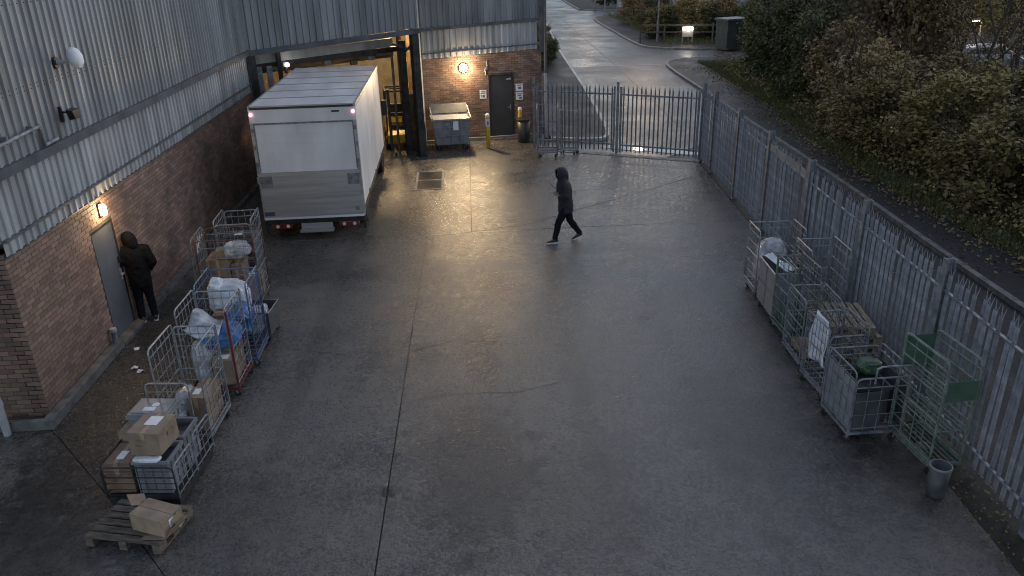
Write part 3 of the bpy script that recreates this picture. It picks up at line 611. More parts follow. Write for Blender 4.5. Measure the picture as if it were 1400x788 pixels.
def carton(label, x0, x1, y0, y1, z0, z1, m=None, rz=0., tape=True, paper=None, group='cartons on the roll cages', name='cardboard_box', cat='box'):
    cx, cy = (x0+x1)/2, (y0+y1)/2; a, b = (x1-x0)/2, (y1-y0)/2; h = z1-z0
    t = thing(name, label, cat, (cx, cy, z0), rad(rz), group)
    bo = MB().box(-a, a, -b, b, 0, h-.004)
    bo.v = [(x+random.uniform(-.012, .006)*(1 if x > 0 else -1), y+random.uniform(-.012, .006)*(1 if y > 0 else -1), z) for x, y, z in bo.v]
    bo.build('carton', m or M_CARD, t, bevel=.006)
    fl = MB(); g = .003
    if a > b: fl.box(-a+.002, a-.002, -b+.002, -g, h-.006, h+.001).box(-a+.002, a-.002, g, b-.002, h-.006, h+.002)
    else: fl.box(-a+.002, -g, -b+.002, b-.002, h-.006, h+.001).box(g, a-.002, -b+.002, b-.002, h-.006, h+.002)
    for k in (0, 8): FB = MB(); FB.v = fl.v[k:k+8]; FB.f = fl.f[:6]; FB.build('flap', m or M_CARD, t)
    if tape:
        tp = MB()
        if a > b: tp.box(-a-.001, a+.001, -.028, .028, h-.001, h+.0035).box(a-.001, a+.002, -.028, .028, h*.6, h+.0035).box(-a-.002, -a+.001, -.028, .028, h*.6, h+.0035)
        else: tp.box(-.028, .028, -b-.001, b+.001, h-.001, h+.0035).box(-.028, .028, -b-.002, -b+.001, h*.6, h+.0035)
        tp.build('tape', M_TAPE, t)
    if paper: MB().box(paper[0]-paper[2], paper[0]+paper[2], paper[1]-paper[3], paper[1]+paper[3], h+.0036, h+.0055).build('paper_label', M_LABEL, t)
    if h > .3 and a > .12:
        zc = h*random.uniform(.3, .6)
        MB().box(-a*.55, a*.1, -b-.0085, -b-.0065, zc, zc+.05).build('print', M_CARDD, t); MB().box(-a*.55, -a*.2, -b-.0085, -b-.0065, zc-.05, zc-.025).build('print', M_CARDD, t)
        MB().box(a+.0065, a+.0085, -b*.1, b*.5, zc, zc+.06).build('print', M_CARDD, t)
    return t
def tote(label, x0, x1, y0, y1, z0, z1, m=None, rz=0., lid=False, group='plastic crates on the roll cages', paper=False, name='plastic_crate'):
    cx, cy = (x0+x1)/2, (y0+y1)/2; a, b = (x1-x0)/2, (y1-y0)/2; h = z1-z0; m = m or M_GREYP
    t = thing(name, label, 'crate', (cx, cy, z0), rad(rz), group); w_ = .012; f = .02
    MB().box(-a+f, a-f, -b+f, b-f, .0, .015).box(-a+f, -a+f+w_, -b+f, b-f, .015, h-.05).box(a-f-w_, a-f, -b+f, b-f, .015, h-.05).box(-a+f+w_, a-f-w_, -b+f, -b+f+w_, .015, h-.05).box(-a+f+w_, a-f-w_, b-f-w_, b-f, .015, h-.05).build('shell', m, t)
    rm = MB().box(-a, -a+.03, -b, b, h-.05, h).box(a-.03, a, -b, b, h-.05, h).box(-a+.03, a-.03, -b, -b+.03, h-.05, h).box(-a+.03, a-.03, b-.03, b, h-.05, h); rm.build('rim', m, t)
    rb = MB()
    for k in range(1, 4):
        x = -a+2*a*k/4; rb.box(x-.008, x+.008, -b+.004, -b+f, .03, h-.05); y = -b+2*b*k/4; rb.box(a-f, a-.004, y-.008, y+.008, .03, h-.05)
    rb.box(-a+f, a-f, -b+.008, -b+f, h*.45, h*.45+.02); rb.build('rib', m, t)
    if lid:
        l = MB().box(-a+.01, a-.01, -b+.01, b-.01, h+.001, h+.02).box(-a+.05, a-.05, -b+.05, b-.05, h+.02, h+.032).build('lid', m, t)
        if paper: MB().lathe([(.05, 0), (.05, .003)], 14, Matrix.Translation((.02, .03, h+.032))).box(-.10, .06, -.12, -.03, h+.0322, h+.036).build('paper_label', M_LABEL, l)
    else: MB().box(-a+.04, a-.04, -b+.04, b-.04, .02, h-.08).build('contents', M_GREYD, t)
    return t
def lumpy(name, label, cat, loc, size, m, seed, rz=0., group=None, flat=.0, n=22, amp=.22):
    """a slack bag or wrapped bundle: folded, sagging closed surface"""
    rs = np.random.default_rng(seed); F = rs.normal(0, 1, (9, 3))*rs.uniform(1.5, 5.5, (9, 1)); ph = rs.uniform(0, 6.28, 9)
    vs = []; rows = n//2
    for j in range(rows+1):
        th = math.pi*j/rows
        for i in range(n):
            p = 2*math.pi*i/n; d = np.array([math.sin(th)*math.cos(p), math.sin(th)*math.sin(p), math.cos(th)])
            q = np.sign(d)*np.abs(d)**.62
            r = 1+amp*.28*np.sum(np.sin(F@d+ph))*.5
            q = q*r*np.array(size)/2
            q[2] = max(q[2], -size[2]/2*.86)+size[2]/2*.86
            vs.append(q)
    fs = [(j*n+i, (j+1)*n+i, (j+1)*n+(i+1) % n, j*n+(i+1) % n) for j in range(rows) for i in range(n)]
    mb = MB().add(vs, fs); o = mb.build(name, m, None, smooth=False, loc=loc, rz=rad(rz)); tag(o, label, cat, group); return o

def sheet(name, label, cat, pts, m, nu=14, nv=14, amp=.02, seed=1, group=None, thick=.004, parent=None):
    """a crumpled film or cloth spread over four corner points (a, b, c, d), with thickness"""
    a, b, c, d = [Vector(p) for p in pts]; rs = np.random.default_rng(seed); nrm = (b-a).cross(d-a).normalized(); K = rs.uniform(-9, 9, (7, 2)); ph = rs.uniform(0, 6.28, 7); vs = []
    for s in (0, 1):
        for j in range(nv+1):
            for i in range(nu+1):
                u, v = i/nu, j/nv; p = a.lerp(b, u).lerp(d.lerp(c, u), v); w_ = amp*sum(math.sin(K[k, 0]*u+K[k, 1]*v+ph[k]) for k in range(7))*.5
                vs.append(p+nrm*(w_-s*thick))
    n = nu+1; o = (nu+1)*(nv+1); fs = []
    for j in range(nv):
        for i in range(nu):
            q = (j*n+i, j*n+i+1, (j+1)*n+i+1, (j+1)*n+i); fs += [q, tuple(x+o for x in q[::-1])]
    ed = [i for i in range(n)]+[j*n+nu for j in range(1, nv+1)]+[nv*n+i for i in range(nu-1, -1, -1)]+[j*n for j in range(nv-1, 0, -1)]
    fs += [(ed[k], ed[k]+o, ed[(k+1) % len(ed)]+o, ed[(k+1) % len(ed)]) for k in range(len(ed))]
    ob = MB().add(vs, fs).build(name, m, parent, smooth=True); return tag(ob, label, cat, group) if parent is None else ob

M_GPL = mat('green_plate', (.06, .115, .08), .5, 0, .15, 5.)
# --- left row, nearest first
def pallet(label, loc, rz, m, tilt=(0, 0), sx=1.1, sy=.8, group='wooden pallets'):
    t = thing('pallet', label, 'pallet', loc, rz, group); t.rotation_euler = (tilt[0], tilt[1], rz)
    n = 6
    for k in range(n):
        y = -sy/2+.05+(sy-.1)*k/(n-1); MB().box(-sx/2, sx/2, y-.045, y+.045, .122, .144).build('plank', m, t)
    for x in (-sx/2+.05, 0, sx/2-.05):
        MB().box(x-.05, x+.05, -sy/2, sy/2, .10, .1215).build('stringer', m, t); MB().box(x-.05, x+.05, -sy/2, sy/2, .0, .02).build('bottom_plank', m, t)
        for y in (-sy/2+.07, 0, sy/2-.07): MB().box(x-.049, x+.049, y-.07, y+.07, .021, .0995).build('block', m, t)
    return t
pallet('dark weathered wooden pallet on the ground under an opened carton', (-4.30, 8.02, .004), rad(-13), M_WOOD, sx=.98, sy=.72)
ob = thing('cardboard_box', 'opened brown carton with splayed flaps lying on the dark pallet', 'box', (-4.02, 7.90, .150), rad(-24), 'cartons on the roll cages')
MB().box(-.25, .25, -.16, .16, 0, .24).build('carton', M_CARD, ob, bevel=.006)
MB().bar((.252, 0, .0), (.36, 0, .16), .30, .005, up=(1, 0, 0)).build('flap', M_CARD, ob); MB().bar((-.252, .02, .23), (-.36, .08, .32), .28, .005, up=(1, 0, 0)).build('flap', M_CARD, ob); MB().bar((.1, -.162, .01), (.13, -.24, .02), .28, .005).build('flap', M_CARD, ob); MB().bar((.262, .02, .20), (.30, .1, .06), .14, .005, up=(1, 0, 0)).build('flap', M_CARD, ob)
MB().box(-.25, .25, -.003, .003, .2405, .2425).build('seam', M_CARDD, ob)
MB().box(.2505, .252, -.06, .05, .09, .2).build('paper_label', M_LABEL, ob)
t = thing('mesh_trolley', 'low steel mesh trolley with hoop handle, nearest the loose pallet', 'trolley', (-4.35, 9.02, 0), rad(-5), 'wire roll cages')
MB().box(-.47, .47, -.57, .57, .13, .165).box(-.45, -.35, -.55, .55, .02, .13).box(.35, .45, -.55, .55, .02, .13).box(-.05, .05, -.55, .55, .02, .13).build('base_frame', M_DARKSTEEL, t)
panel('side_panel', t, (.47, -.57), (.47, .0), .165, .64, M_GALVD, 3, 4); panel('side_panel', t, (.47, .02), (.47, .57), .165, .70, M_GALVD, 3, 4)
panel('side_panel', t, (-.47, -.57), (-.47, .57), .165, .64, M_DARKSTEEL, 5, 4); panel('front_gate', t, (-.46, -.575), (.46, -.575), .165, .62, M_DARKSTEEL, 1, 5)
panel('hoop_handle', t, (-.32, .575), (.27, .575), .165, 1.16, M_WIRE, 1, 5)
tote('grey ribbed crate at the front of the low mesh trolley', -4.47, -4.0, 8.5, 8.98, .17, .66, rz=-5)
tote('grey crate behind the front one on the low mesh trolley', -4.40, -3.97, 9.03, 9.5, .17, .68, rz=-5)
carton('brown carton at the front corner of the low mesh trolley', -4.87, -4.50, 8.56, 9.0, .17, .63, M_CARDD, -5, paper=(.02, -.05, .05, .09))
carton('brown carton behind another on the low mesh trolley', -4.83, -4.46, 9.05, 9.56, .17, .74, M_CARD, -5)
carton('big square brown carton topping the low mesh trolley, white label', -4.44, -4.03, 8.52, 8.98, .745, 1.07, M_CARD, -9, paper=(.01, .06, .085, .10))
lumpy('packet', 'white flat packet tucked under the topmost big carton', 'packet', (-4.28, 8.53, .665), (.36, .14, .07), M_WHITEF, 3, -6, 'film packets', amp=.08)
tote('shallow grey lidded tub with papers on top, beside the hoop handle', -4.72, -4.16, 9.14, 9.58, .745, .93, None, -6, True, paper=True)
cage('tall wire roll cage holding two pale cartons, second from the pallet', -4.56, -3.92, 9.82, 10.66, 1.55, rz=-2)
carton('pale damp carton low in the second cage from the pallet', -4.24, -3.97, 9.92, 10.25, .19, .72, M_CARD, -2, paper=(-.03, .02, .05, .08))
carton('pale damp carton further in, second cage from the pallet', -4.24, -3.97, 10.28, 10.58, .19, .66, M_CARDD, -2)
lumpy('wrapped_bundle', 'cloudy film bundle lying in the second cage from the pallet', 'bundle', (-4.38, 10.3, .19), (.26, .5, .5), M_CLEARF, 5, 4, 'film bundles')
cage('wire roll cage with red posts and red base holding cartons', -4.64, -3.90, 11.12, 11.95, 1.55, base_m=M_REDW, rz=-1)
MB().tube((-3.885, 11.105, .1), (-3.885, 11.105, 1.5), .018, 8).build('red_post', M_REDW, bpy.data.objects['roll_cage.001']).matrix_parent_inverse = bpy.data.objects['roll_cage.001'].matrix_basis.inverted()
carton('carton with a white sheet on top inside the red based cage', -4.28, -3.95, 11.2, 11.52, .19, .62, M_CARD, 2, paper=(.0, -.02, .08, .07))
carton('dark damp carton behind, inside the red based cage', -4.26, -3.95, 11.56, 11.86, .19, .55, M_CARDD, -3)
lumpy('wrapped_bundle', 'cloudy film bundle inside the red based cage', 'bundle', (-4.45, 11.5, .19), (.3, .6, .75), M_CLEARF, 8, 0, 'film bundles')
lumpy('plastic_bag', 'bright blue plastic bag lying lower, in the red based cage', 'bag', (-4.22, 11.62, .72), (.66, .60, .36), M_BLUEF, 12, 5, 'blue bags')
cage('blue tube roll cage full of film wrap and blue plastic', -4.66, -3.84, 12.08, 12.92, 1.55, M_BLUEW, rz=1)
carton('brown carton sitting halfway up the blue roll cage', -4.5, -4.15, 12.2, 12.5, .19, .95, M_CARDD, 2)
lumpy('plastic_bag', 'bright blue plastic bag piled in the blue roll cage', 'bag', (-4.08, 12.32, .62), (.46, .46, .48), M_BLUEF, 14, -8, 'blue bags')
lumpy('wrapped_bundle', 'white film bundle heaped on top of the blue roll cage', 'bundle', (-4.3, 12.68, .78), (.66, .40, .62), M_WHITEF, 17, 3, 'film bundles')
tb = thing('bin_trolley', 'low dark box trolley with papers, between blue cage and cartons', 'trolley', (-4.05, 13.32, 0), rad(-4), 'wire roll cages')
MB().box(-.27, .27, -.3, .3, .15, .18).box(-.27, -.25, -.3, .3, .18, .58).box(.25, .27, -.3, .3, .18, .58).box(-.25, .25, -.3, -.28, .18, .58).box(-.25, .25, .28, .3, .18, .58).build('shell', M_GREYD, tb)
MB().path([(-.27, -.3, .59), (.27, -.3, .59), (.27, .3, .59), (-.27, .3, .59), (-.27, -.3, .59)], .012).build('rim', M_GALVD, tb)
for sx in (-1, 1):
    for sy in (-1, 1): caster(tb, sx*.2, sy*.22)
lumpy('packet', 'crumpled pale packet lying in the low dark box trolley', 'packet', (-4.05, 13.2, .19), (.46, .4, .5), M_CLEARF, 21, 10, 'film packets', amp=.3)
# --- the two far cages by the lorry
cage('wide roll cage with rusty posts loaded with brown cartons, behind the box trolley', -5.40, -4.30, 14.42, 15.20, 1.55, M_RUSTW, rz=2, nv=6, wm=M_WIRE, front=1.5)
carton('large grey brown carton filling the wide rusty roll cage', -5.30, -4.85, 14.55, 15.1, .19, 1.05, M_CARDD, 2)
carton('large second carton pressed against the first in the rusty roll cage', -4.83, -4.62, 14.55, 15.1, .19, .95, M_CARDD, 2)
carton('reddish carton with white label low at the lorry side of the rusty cage', -4.60, -4.36, 14.5, 14.8, .19, .70, M_CARD, 2, paper=(.0, .0, .06, .06))
carton('brown carton behind the labelled one in the rusty cage', -4.60, -4.36, 14.83, 15.12, .19, .62, M_CARD, 3)
cage('empty looking wire roll cage standing nearest the white lorry', -5.30, -4.58, 15.36, 16.20, 1.58, rz=3, front=1.5)
for k, (zz, nm) in enumerate(((.19, 'lowest'), (.50, 'middle'), (.81, 'topmost'))): tote('dark crate, %s of the stack in the cage nearest the lorry' % nm, -5.22, -4.66, 15.62, 16.1, zz, zz+.305, M_GREYD, 3, lid=True, paper=(k == 2))
tpn = thing('folded_cage_panel', 'loose wire cage panel with white tags leaning beside the brick wall', 'panel', (-5.58, 14.9, 0), rad(4)); panel('frame', tpn, (0, -.42), (.0, .42), .02, 1.5, M_WIRE, 4, 6, lean=(.08, 0))
for k in range(3): MB().bar((.085, -.1+.13*k, 1.12+.06*k), (.1, -.07+.13*k, 1.38+.04*k), .06, .004, up=(1, 0, 0)).build('tag', M_LABEL, tpn)

# --- right row along the fence, nearest first
t7 = thing('shelf_trolley', 'tall narrow green tube trolley with shelves and green end plates', 'trolley', (5.88, 8.70, 0), rad(4), 'wire roll cages')
a, b = .22, .45
MB().bar((-a, -b, .165), (a, -b, .165), .03, .04).bar((-a, b, .165), (a, b, .165), .03, .04).bar((-a, -b, .165), (-a, b, .165), .03, .0398).bar((a, -b, .165), (a, b, .165), .03, .0398).build('base_frame', M_GREENW, t7)
for sx in (-1, 1):
    for sy in (-1, 1): caster(t7, sx*(a-.04), sy*(b-.06), .06)
    panel('side_panel', t7, (sx*a, -b), (sx*a, b), .165, 1.66, M_GREENW, 3, 8, .018, .009)
for z in (.17, .66, 1.14):
    s_ = MB()
    for k in range(7): s_.tube((-a+2*a*k/6, -b, z+.02), (-a+2*a*k/6, b, z+.02), .009, 5)
    for k in range(3): s_.tube((-a, -b+b*k, z+.012), (a, -b+b*k, z+.012), .008, 5)
    s_.build('shelf', M_GREENW, t7)
MB().box(-a+.03, a+.03, -b-.015, -b-.008, 1.12, 1.40).build('end_plate', M_GPL, t7); MB().box(-a+.0, a-.0, b+.008, b+.015, 1.15, 1.6).build('end_plate', M_GPL, t7)
MB().box(-.03, .03, -.08, .1, .06, .14).build('brake_pedal', M_GALV, t7)
bn = thing('waste_bin', 'grey cylindrical waste bin by the foot of the green trolley', 'bin', (5.60, 7.86, 0), 0)
MB().lathe([(.095, .0), (.108, .03), (.128, .44), (.116, .44), (.10, .05), (.0, .04)], 20).build('shell', M_GREYD, bn, smooth=True); MB().lathe([(.128, .42), (.136, .425), (.136, .45), (.118, .45)], 20, cap=False).build('rim', M_GREYP, bn)
t6 = cage('large panelled cage trolley with grey sheet side, next to the green trolley', 4.97, 5.74, 9.05, 9.86, 1.12, M_GALVD, rz=2, nv=4, nh=5, front=1.02)
MB().box(-.372, -.366, -.38, .38, .2, .95).build('sheet_panel', M_GREYP, t6); MB().box(.36, .366, -.38, .38, .2, .9).build('sheet_panel', M_GREYD, t6); MB().box(-.34, .05, -.396, -.391, .2, .8).build('sheet_panel', M_GREYD, t6)
MB().path([(-.12, -.42, .95), (-.12, -.42, 1.17), (-.06, -.42, 1.2), (.36, -.42, 1.2)], .014).build('hoop', M_WIRE, t6)
tote('dark crate sunk inside the large panelled cage trolley', 5.08, 5.6, 9.2, 9.75, .19, .78, M_GREYD, 2)
lumpy('plastic_bag', 'dull green bag on the crate in the panelled cage trolley', 'bag', (5.45, 9.62, .80), (.36, .3, .2), mat('green_film', (.05, .10, .06), .35, 0, .3, 6., bump=.6, bscale=9), 31, 0)
cage('mesh cage with a white sack hung on its side, by the pallets', 5.05, 5.66, 10.14, 10.86, 1.22, M_GALVD, rz=3, nv=6, nh=6, front=1.1)
sheet('cloth_sack', 'white striped sack hanging over the side of a mesh cage', 'sack', [(5.11, 10.36, 1.24), (5.11, 10.72, 1.27), (5.05, 10.70, .50), (5.06, 10.14, .58)], M_WHITEF, amp=.035, seed=4, thick=.02)
cage('mesh cage leaning its gate towards the stacked pallets', 5.10, 5.66, 11.05, 11.82, 1.25, M_GALVD, rz=-2, nv=5, nh=6)
carton('flattened damp carton lying in the cage beside the pallets', 5.2, 5.6, 11.15, 11.7, .19, .30, M_CARDD, 5)
cage('green tinged mesh cage standing next to the grey bin trolley', 5.24, 5.68, 11.95, 12.74, 1.42, M_GREENW, rz=1, nv=4, nh=6, wm=M_GALVD)
tote('dark crate in the green tinged mesh cage', 5.3, 5.62, 12.05, 12.6, .19, .55, M_GPL, 2)
cage('empty wire roll cage against the fence with an open top', 5.74, 6.42, 12.45, 13.25, 1.52, M_WIRE, rz=-2, nv=4, nh=6)
for k in range(5): pallet(('lowest', 'second lowest', 'middle', 'second highest', 'topmost, skewed')[k]+' pale pallet of the stack against the fence', (6.03-.01*k, 11.45+.03*k, .004+.146*k+(.02 if k == 4 else 0)), HP+rad((2, -2, 1, 4, -10)[k]), M_WOODP, (0, rad(2.0) if k == 4 else 0), 1.05, .72, group='pallets stacked by the fence')
tr = thing('bin_trolley', 'tall grey solid sided bin trolley, far end of the fence row', 'trolley', (5.52, 13.26, 0), rad(-3), 'wire roll cages')
a, b = .24, .46
MB().box(-a, a, -b, b, .15, .18).box(-a, -a+.012, -b, b, .18, .98).box(a-.012, a, -b, b, .18, .98).box(-a+.012, a-.012, -b, -b+.012, .18, .98).box(-a+.012, a-.012, b-.012, b, .18, .98).build('shell', M_GREYP, tr)
MB().path([(-a, -b, .985), (a, -b, .985), (a, b, .985), (-a, b, .985), (-a, -b, .985)], .016).build('rim', M_WIRE, tr)
MB().bar((-a-.008, -b, .56), (-a-.008, b, .56), .01, .03).bar((-a-.008, 0, .2), (-a-.008, 0, .95), .03, .01).build('stiffener', M_GALV, tr)
for sx in (-1, 1):
    for sy in (-1, 1): caster(tr, sx*(a-.05), sy*(b-.08), .06)
sheet('film_sheet', 'strip of white film hanging over the rim of the tall bin trolley', 'film', [(5.34, 13.62, 1.03), (5.50, 13.68, 1.05), (5.62, 12.86, 1.02), (5.46, 12.82, 1.02)], M_WHITEF, amp=.012, seed=9, thick=.012)
cage('wire roll cage with rounded hoops holding cloudy film, furthest along the fence', 5.34, 6.22, 13.92, 14.62, 1.40, M_WIRE, rz=-1, nv=5, nh=6)
lumpy('wrapped_bundle', 'pale cloudy film bundle in the furthest cage along the fence', 'bundle', (5.68, 14.2, .25), (.62, .5, .95), M_CLEARF, 41, 0, 'film bundles', amp=.3)
# --- by the gate
cage('empty wire roll cage standing at the gate beside the dustbin', 2.10, 2.78, 25.75, 26.48, 1.66, M_GALV, rz=-6, nv=4, nh=6, front=1.2)
cage('empty wire roll cage behind another, against the palisade gate', 2.86, 3.44, 25.98, 26.35, 1.45, M_WIRE, rz=-24, nv=3, nh=4)

# loose film and bags that fill the left row
sheet('film_sheet', 'torn cloudy film trailing over the cage with red posts', 'film', [(-4.62, 11.2, 1.15), (-4.1, 11.25, 1.05), (-4.15, 11.75, 1.12), (-4.6, 11.8, 1.2)], M_CLEARF, amp=.05, seed=14, thick=.01)
lumpy('wrapped_bundle', 'small white bundle on the cartons of the wide rusty cage', 'bundle', (-4.7, 14.75, 1.06), (.5, .4, .3), M_CLEARF, 51, 20, 'film bundles', amp=.3)
lumpy('plastic_bag', 'slack pale bag at the bottom of the second cage from the pallet', 'bag', (-4.40, 9.98, .19), (.24, .26, .3), M_WHITEF, 61, 0, 'pale bags')
lumpy('plastic_bag', 'slack white bag hung at the door side of the blue roll cage', 'bag', (-4.50, 12.66, .96), (.26, .4, .5), M_WHITEF, 63, 0, 'pale bags')
carton('flat torn carton propped inside the wide rusty roll cage top', -5.1, -4.7, 14.6, 14.9, 1.07, 1.22, M_CARD, 12, group='cartons on the roll cages')
# ------------------------------------------------------------------ people
def skin(name, V, E, R, m, parent, sub=2, root=0):
    me = bpy.data.meshes.new(name); me.from_pydata([Vector(v) for v in V], E, []); me.materials.append(m)
    o = bpy.data.objects.new(name, me); COL.objects.link(o); o.parent = parent
    md = o.modifiers.new('Skin', 'SKIN'); md.use_smooth_shade = True; md.branch_smoothing = .6
    for i, r in enumerate(R):
        s = me.skin_vertices[0].data[i]; s.radius = (r, r) if isinstance(r, (int, float)) else r; s.use_root = (i == root)
    sm = o.modifiers.new('Subdivision', 'SUBSURF'); sm.levels = sub; sm.render_levels = sub
    return o
def ell_rings(rings, n=20):
    """rings: (cx, cy, cz, rx, ry) stacked along z -> closed surface"""
    return [[Vector((cx+rx*math.cos(2*math.pi*i/n), cy+ry*math.sin(2*math.pi*i/n), cz)) for i in range(n)] for cx, cy, cz, rx, ry in rings]
def hand(V, E, R, wrist, d, curl, side):
    """palm and five fingers grown from the wrist vertex; d = pointing direction, curl = direction the fingers bend to"""
    w0 = Vector(V[wrist]); d = Vector(d).normalized(); c = Vector(curl).normalized(); s = d.cross(c).normalized()*side
    p = len(V); V.append(w0+d*.05); R.append((.030, .022)); E.append((wrist, p)); q = len(V); V.append(w0+d*.085); R.append((.034, .020)); E.append((p, q))
    for k, (o_, l) in enumerate(((-.030, .062), (-.010, .074), (.010, .070), (.028, .055))):
        a = len(V); V.append(w0+d*.10+s*o_); R.append(.0095); E.append((q, a))
        V.append(V[a]+d*l*.55+c*l*.25); R.append(.009); E.append((a, a+1)); V.append(V[a+1]+d*l*.2+c*l*.45); R.append(.0075); E.append((a+1, a+2))
    a = len(V); V.append(w0+d*.055-s*.042+c*.012); R.append(.011); E.append((p, a)); V.append(V[a]+d*.035-s*.012+c*.02); R.append(.009); E.append((a, a+1))
def person(label, loc, heading, J, jm, hood_pitch=0., grip=None):
    """J: joint positions, local frame facing +x, left = +y. One continuous body; clothes are shells over it."""
    t = thing('person', label, 'person', loc, heading); J = {k: (v if isinstance(v, float) else Vector(v)) for k, v in J.items()}
    V, E, R = [], [], []
    def ad(p, r, par=None):
        V.append(Vector(p)); R.append(r); 
        if par is not None: E.append((par, len(V)-1))
        return len(V)-1
    pel = ad(J['pelvis'], (.10, .08)); sp = ad(J['pelvis'].lerp(J['chest'], .5), (.095, .075), pel); ch = ad(J['chest'], (.105, .08), sp); nk = ad(J['neck'], .055, ch)
    hd = ad(J['head']-Vector((0, 0, .03)), .075, nk); ht = ad(J['head']+Vector((0, 0, .07)), .082, hd)
    n0 = ad(J['head']+J['face']*.088+Vector((0, 0, -.005)), .022, hd); ad(J['head']+J['face']*.112+Vector((0, 0, -.025)), .012, n0); ad(J['head']+J['face']*.078+Vector((0, 0, -.085)), .030, hd)
    for s in 'lr':
        sh = ad(J['sh_'+s], .050, ch); el = ad(J['el_'+s], .040, sh); wr = ad(J['wr_'+s], .029, el)
        hand(V, E, R, wr, J['wr_'+s]-J['el_'+s] if 'hd_'+s not in J else J['hd_'+s], J.get('curl_'+s, Vector((1, 0, 0))), 1 if s == 'l' else -1)
        hp = ad(J['hip_'+s], .088, pel); k1 = ad(J['hip_'+s].lerp(J['kn_'+s], .5), .075, hp); kn = ad(J['kn_'+s], .056, k1); c1 = ad(J['kn_'+s].lerp(J['an_'+s], .35), .055, kn); an = ad(J['an_'+s], .038, c1); ad(J['toe_'+s], .032, an)
    skin('body', V, E, R, M_SKIN, t)
    # jacket: torso, sleeves and collar fused into one quilted shell, hem below the hips
    up = Vector((0, 0, 1)); P, C, Nk = J['pelvis'], J['chest'], J['neck']
    def spine(z):
        if z < P.z: return P
        if z < C.z: return P.lerp(C, (z-P.z)/(C.z-P.z))
        return C.lerp(Nk, min(1.2, (z-C.z)/(Nk.z-C.z)))
    rings = []
    for z, rx, ry in ((.73, .15, .175), (.745, .172, .195), (.85, .178, .200), (.97, .172, .196), (1.10, .168, .196), (1.24, .180, .208), (1.36, .178, .216), (1.45, .152, .196), (1.515, .112, .140), (1.56, .098, .108), (1.61, .092, .098), (1.615, .06, .06)):
        c = spine(z); rings.append([Vector((c.x+rx*math.cos(k*math.pi/10), c.y+ry*math.sin(k*math.pi/10), z)) for k in range(20)])
    jk = MB().loft(rings)
    def sleeve(mb, pts, rr, n=14):
        pts = [Vector(p) for p in pts]; P2, R2 = [], []
        for i in range(len(pts)-1):
            p0, p1, p2, p3 = pts[max(i-1, 0)], pts[i], pts[i+1], pts[min(i+2, len(pts)-1)]
            for k in range(6):
                t_ = k/6; P2.append(.5*((2*p1)+(-p0+p2)*t_+(2*p0-5*p1+4*p2-p3)*t_*t_+(-p0+3*p1-3*p2+p3)*t_**3)); R2.append(rr[i]+(rr[i+1]-rr[i])*t_)
        P2.append(pts[-1]); R2.append(rr[-1]); ring = []; x = None
        for i, p in enumerate(P2):
            d = (P2[min(i+1, len(P2)-1)]-P2[max(i-1, 0)]).normalized(); x = d.orthogonal().normalized() if x is None else (x-d*x.dot(d)).normalized(); y = d.cross(x)
            ring.append([p+x*R2[i]*math.cos(2*math.pi*k/n)+y*R2[i]*math.sin(2*math.pi*k/n) for k in range(n)])
        mb.loft(ring)
    for s in 'lr': sleeve(jk, [J['sh_'+s].lerp(C, .25), J['sh_'+s], J['sh_'+s].lerp(J['el_'+s], .5), J['el_'+s], J['el_'+s].lerp(J['wr_'+s], .5), J['wr_'+s]], [.085, .092, .082, .074, .066, .052])
    def fuse(o, vox, amp, sc_):
        r = o.modifiers.new('Remesh', 'REMESH'); r.mode = 'VOXEL'; r.voxel_size = vox; r.use_smooth_shade = True
        sm = o.modifiers.new('Smooth', 'SMOOTH'); sm.iterations = 6; sm.factor = .5
        tx = bpy.data.textures.new('folds', 'CLOUDS'); tx.noise_scale = sc_; dp = o.modifiers.new('Folds', 'DISPLACE'); dp.texture = tx; dp.strength = amp; dp.texture_coords = 'LOCAL'
    fuse(jk.build('jacket', jm, t), .014, .035, .11)
    tr_ = MB()
    tr_.loft([[Vector((P.x+rx*math.cos(k*math.pi/10), P.y+ry*math.sin(k*math.pi/10), z)) for k in range(20)] for z, rx, ry in ((P.z-.14, .08, .12), (P.z-.10, .125, .165), (P.z+.05, .13, .165), (P.z+.08, .10, .14))])
    for s in 'lr': sleeve(tr_, [J['hip_'+s]+up*.02, J['hip_'+s].lerp(J['kn_'+s], .45), J['kn_'+s], J['kn_'+s].lerp(J['an_'+s], .4), J['an_'+s].lerp(J['kn_'+s], .02)], [.105, .100, .080, .076, .062])
    fuse(tr_.build('trousers', M_CLOTHT, t), .013, .02, .09)
    for s in 'lr':      # trainers: shaped upper on a pale sole
        an, toe = J['an_'+s], J['toe_'+s]; d = (toe-an); fl = Vector((d.x, d.y, 0)); yaw = math.atan2(d.y, d.x); pit = J.get('pitch_'+s, 0.)
        def foot(rows, n=14): return [[Vector((x, w_*math.cos(2*math.pi*i/n), zc+hh*math.sin(2*math.pi*i/n))) for i in range(n)] for x, w_, zc, hh in rows]
        heel = an-Vector((0, 0, .085))
        Ms = Matrix.Translation(heel) @ Matrix.Rotation(yaw, 4, 'Z') @ Matrix.Rotation(-pit, 4, 'Y')
        up_ = MB().loft([[Ms @ p for p in r] for r in foot([(-.085, .012, .06, .02), (-.075, .034, .065, .042), (-.03, .042, .075, .054), (.04, .043, .066, .046), (.11, .047, .048, .028), (.165, .044, .042, .020), (.195, .030, .036, .014), (.205, .01, .032, .005)])]).build('shoe', M_BLACK, t, smooth=True)
        so_ = [(-.092, 0), (-.08, .034), (-.03, .044), (.05, .044), (.12, .051), (.175, .045), (.205, .024), (.212, 0)]
        pl = [(x, y) for x, y in so_]+[(x, -y) for x, y in so_[-2:0:-1]]
        mb = MB().prism(pl, .0, .026); mb.v = [tuple(Ms @ Vector(v)) for v in mb.v]; mb.build('sole', M_SOLE, up_)
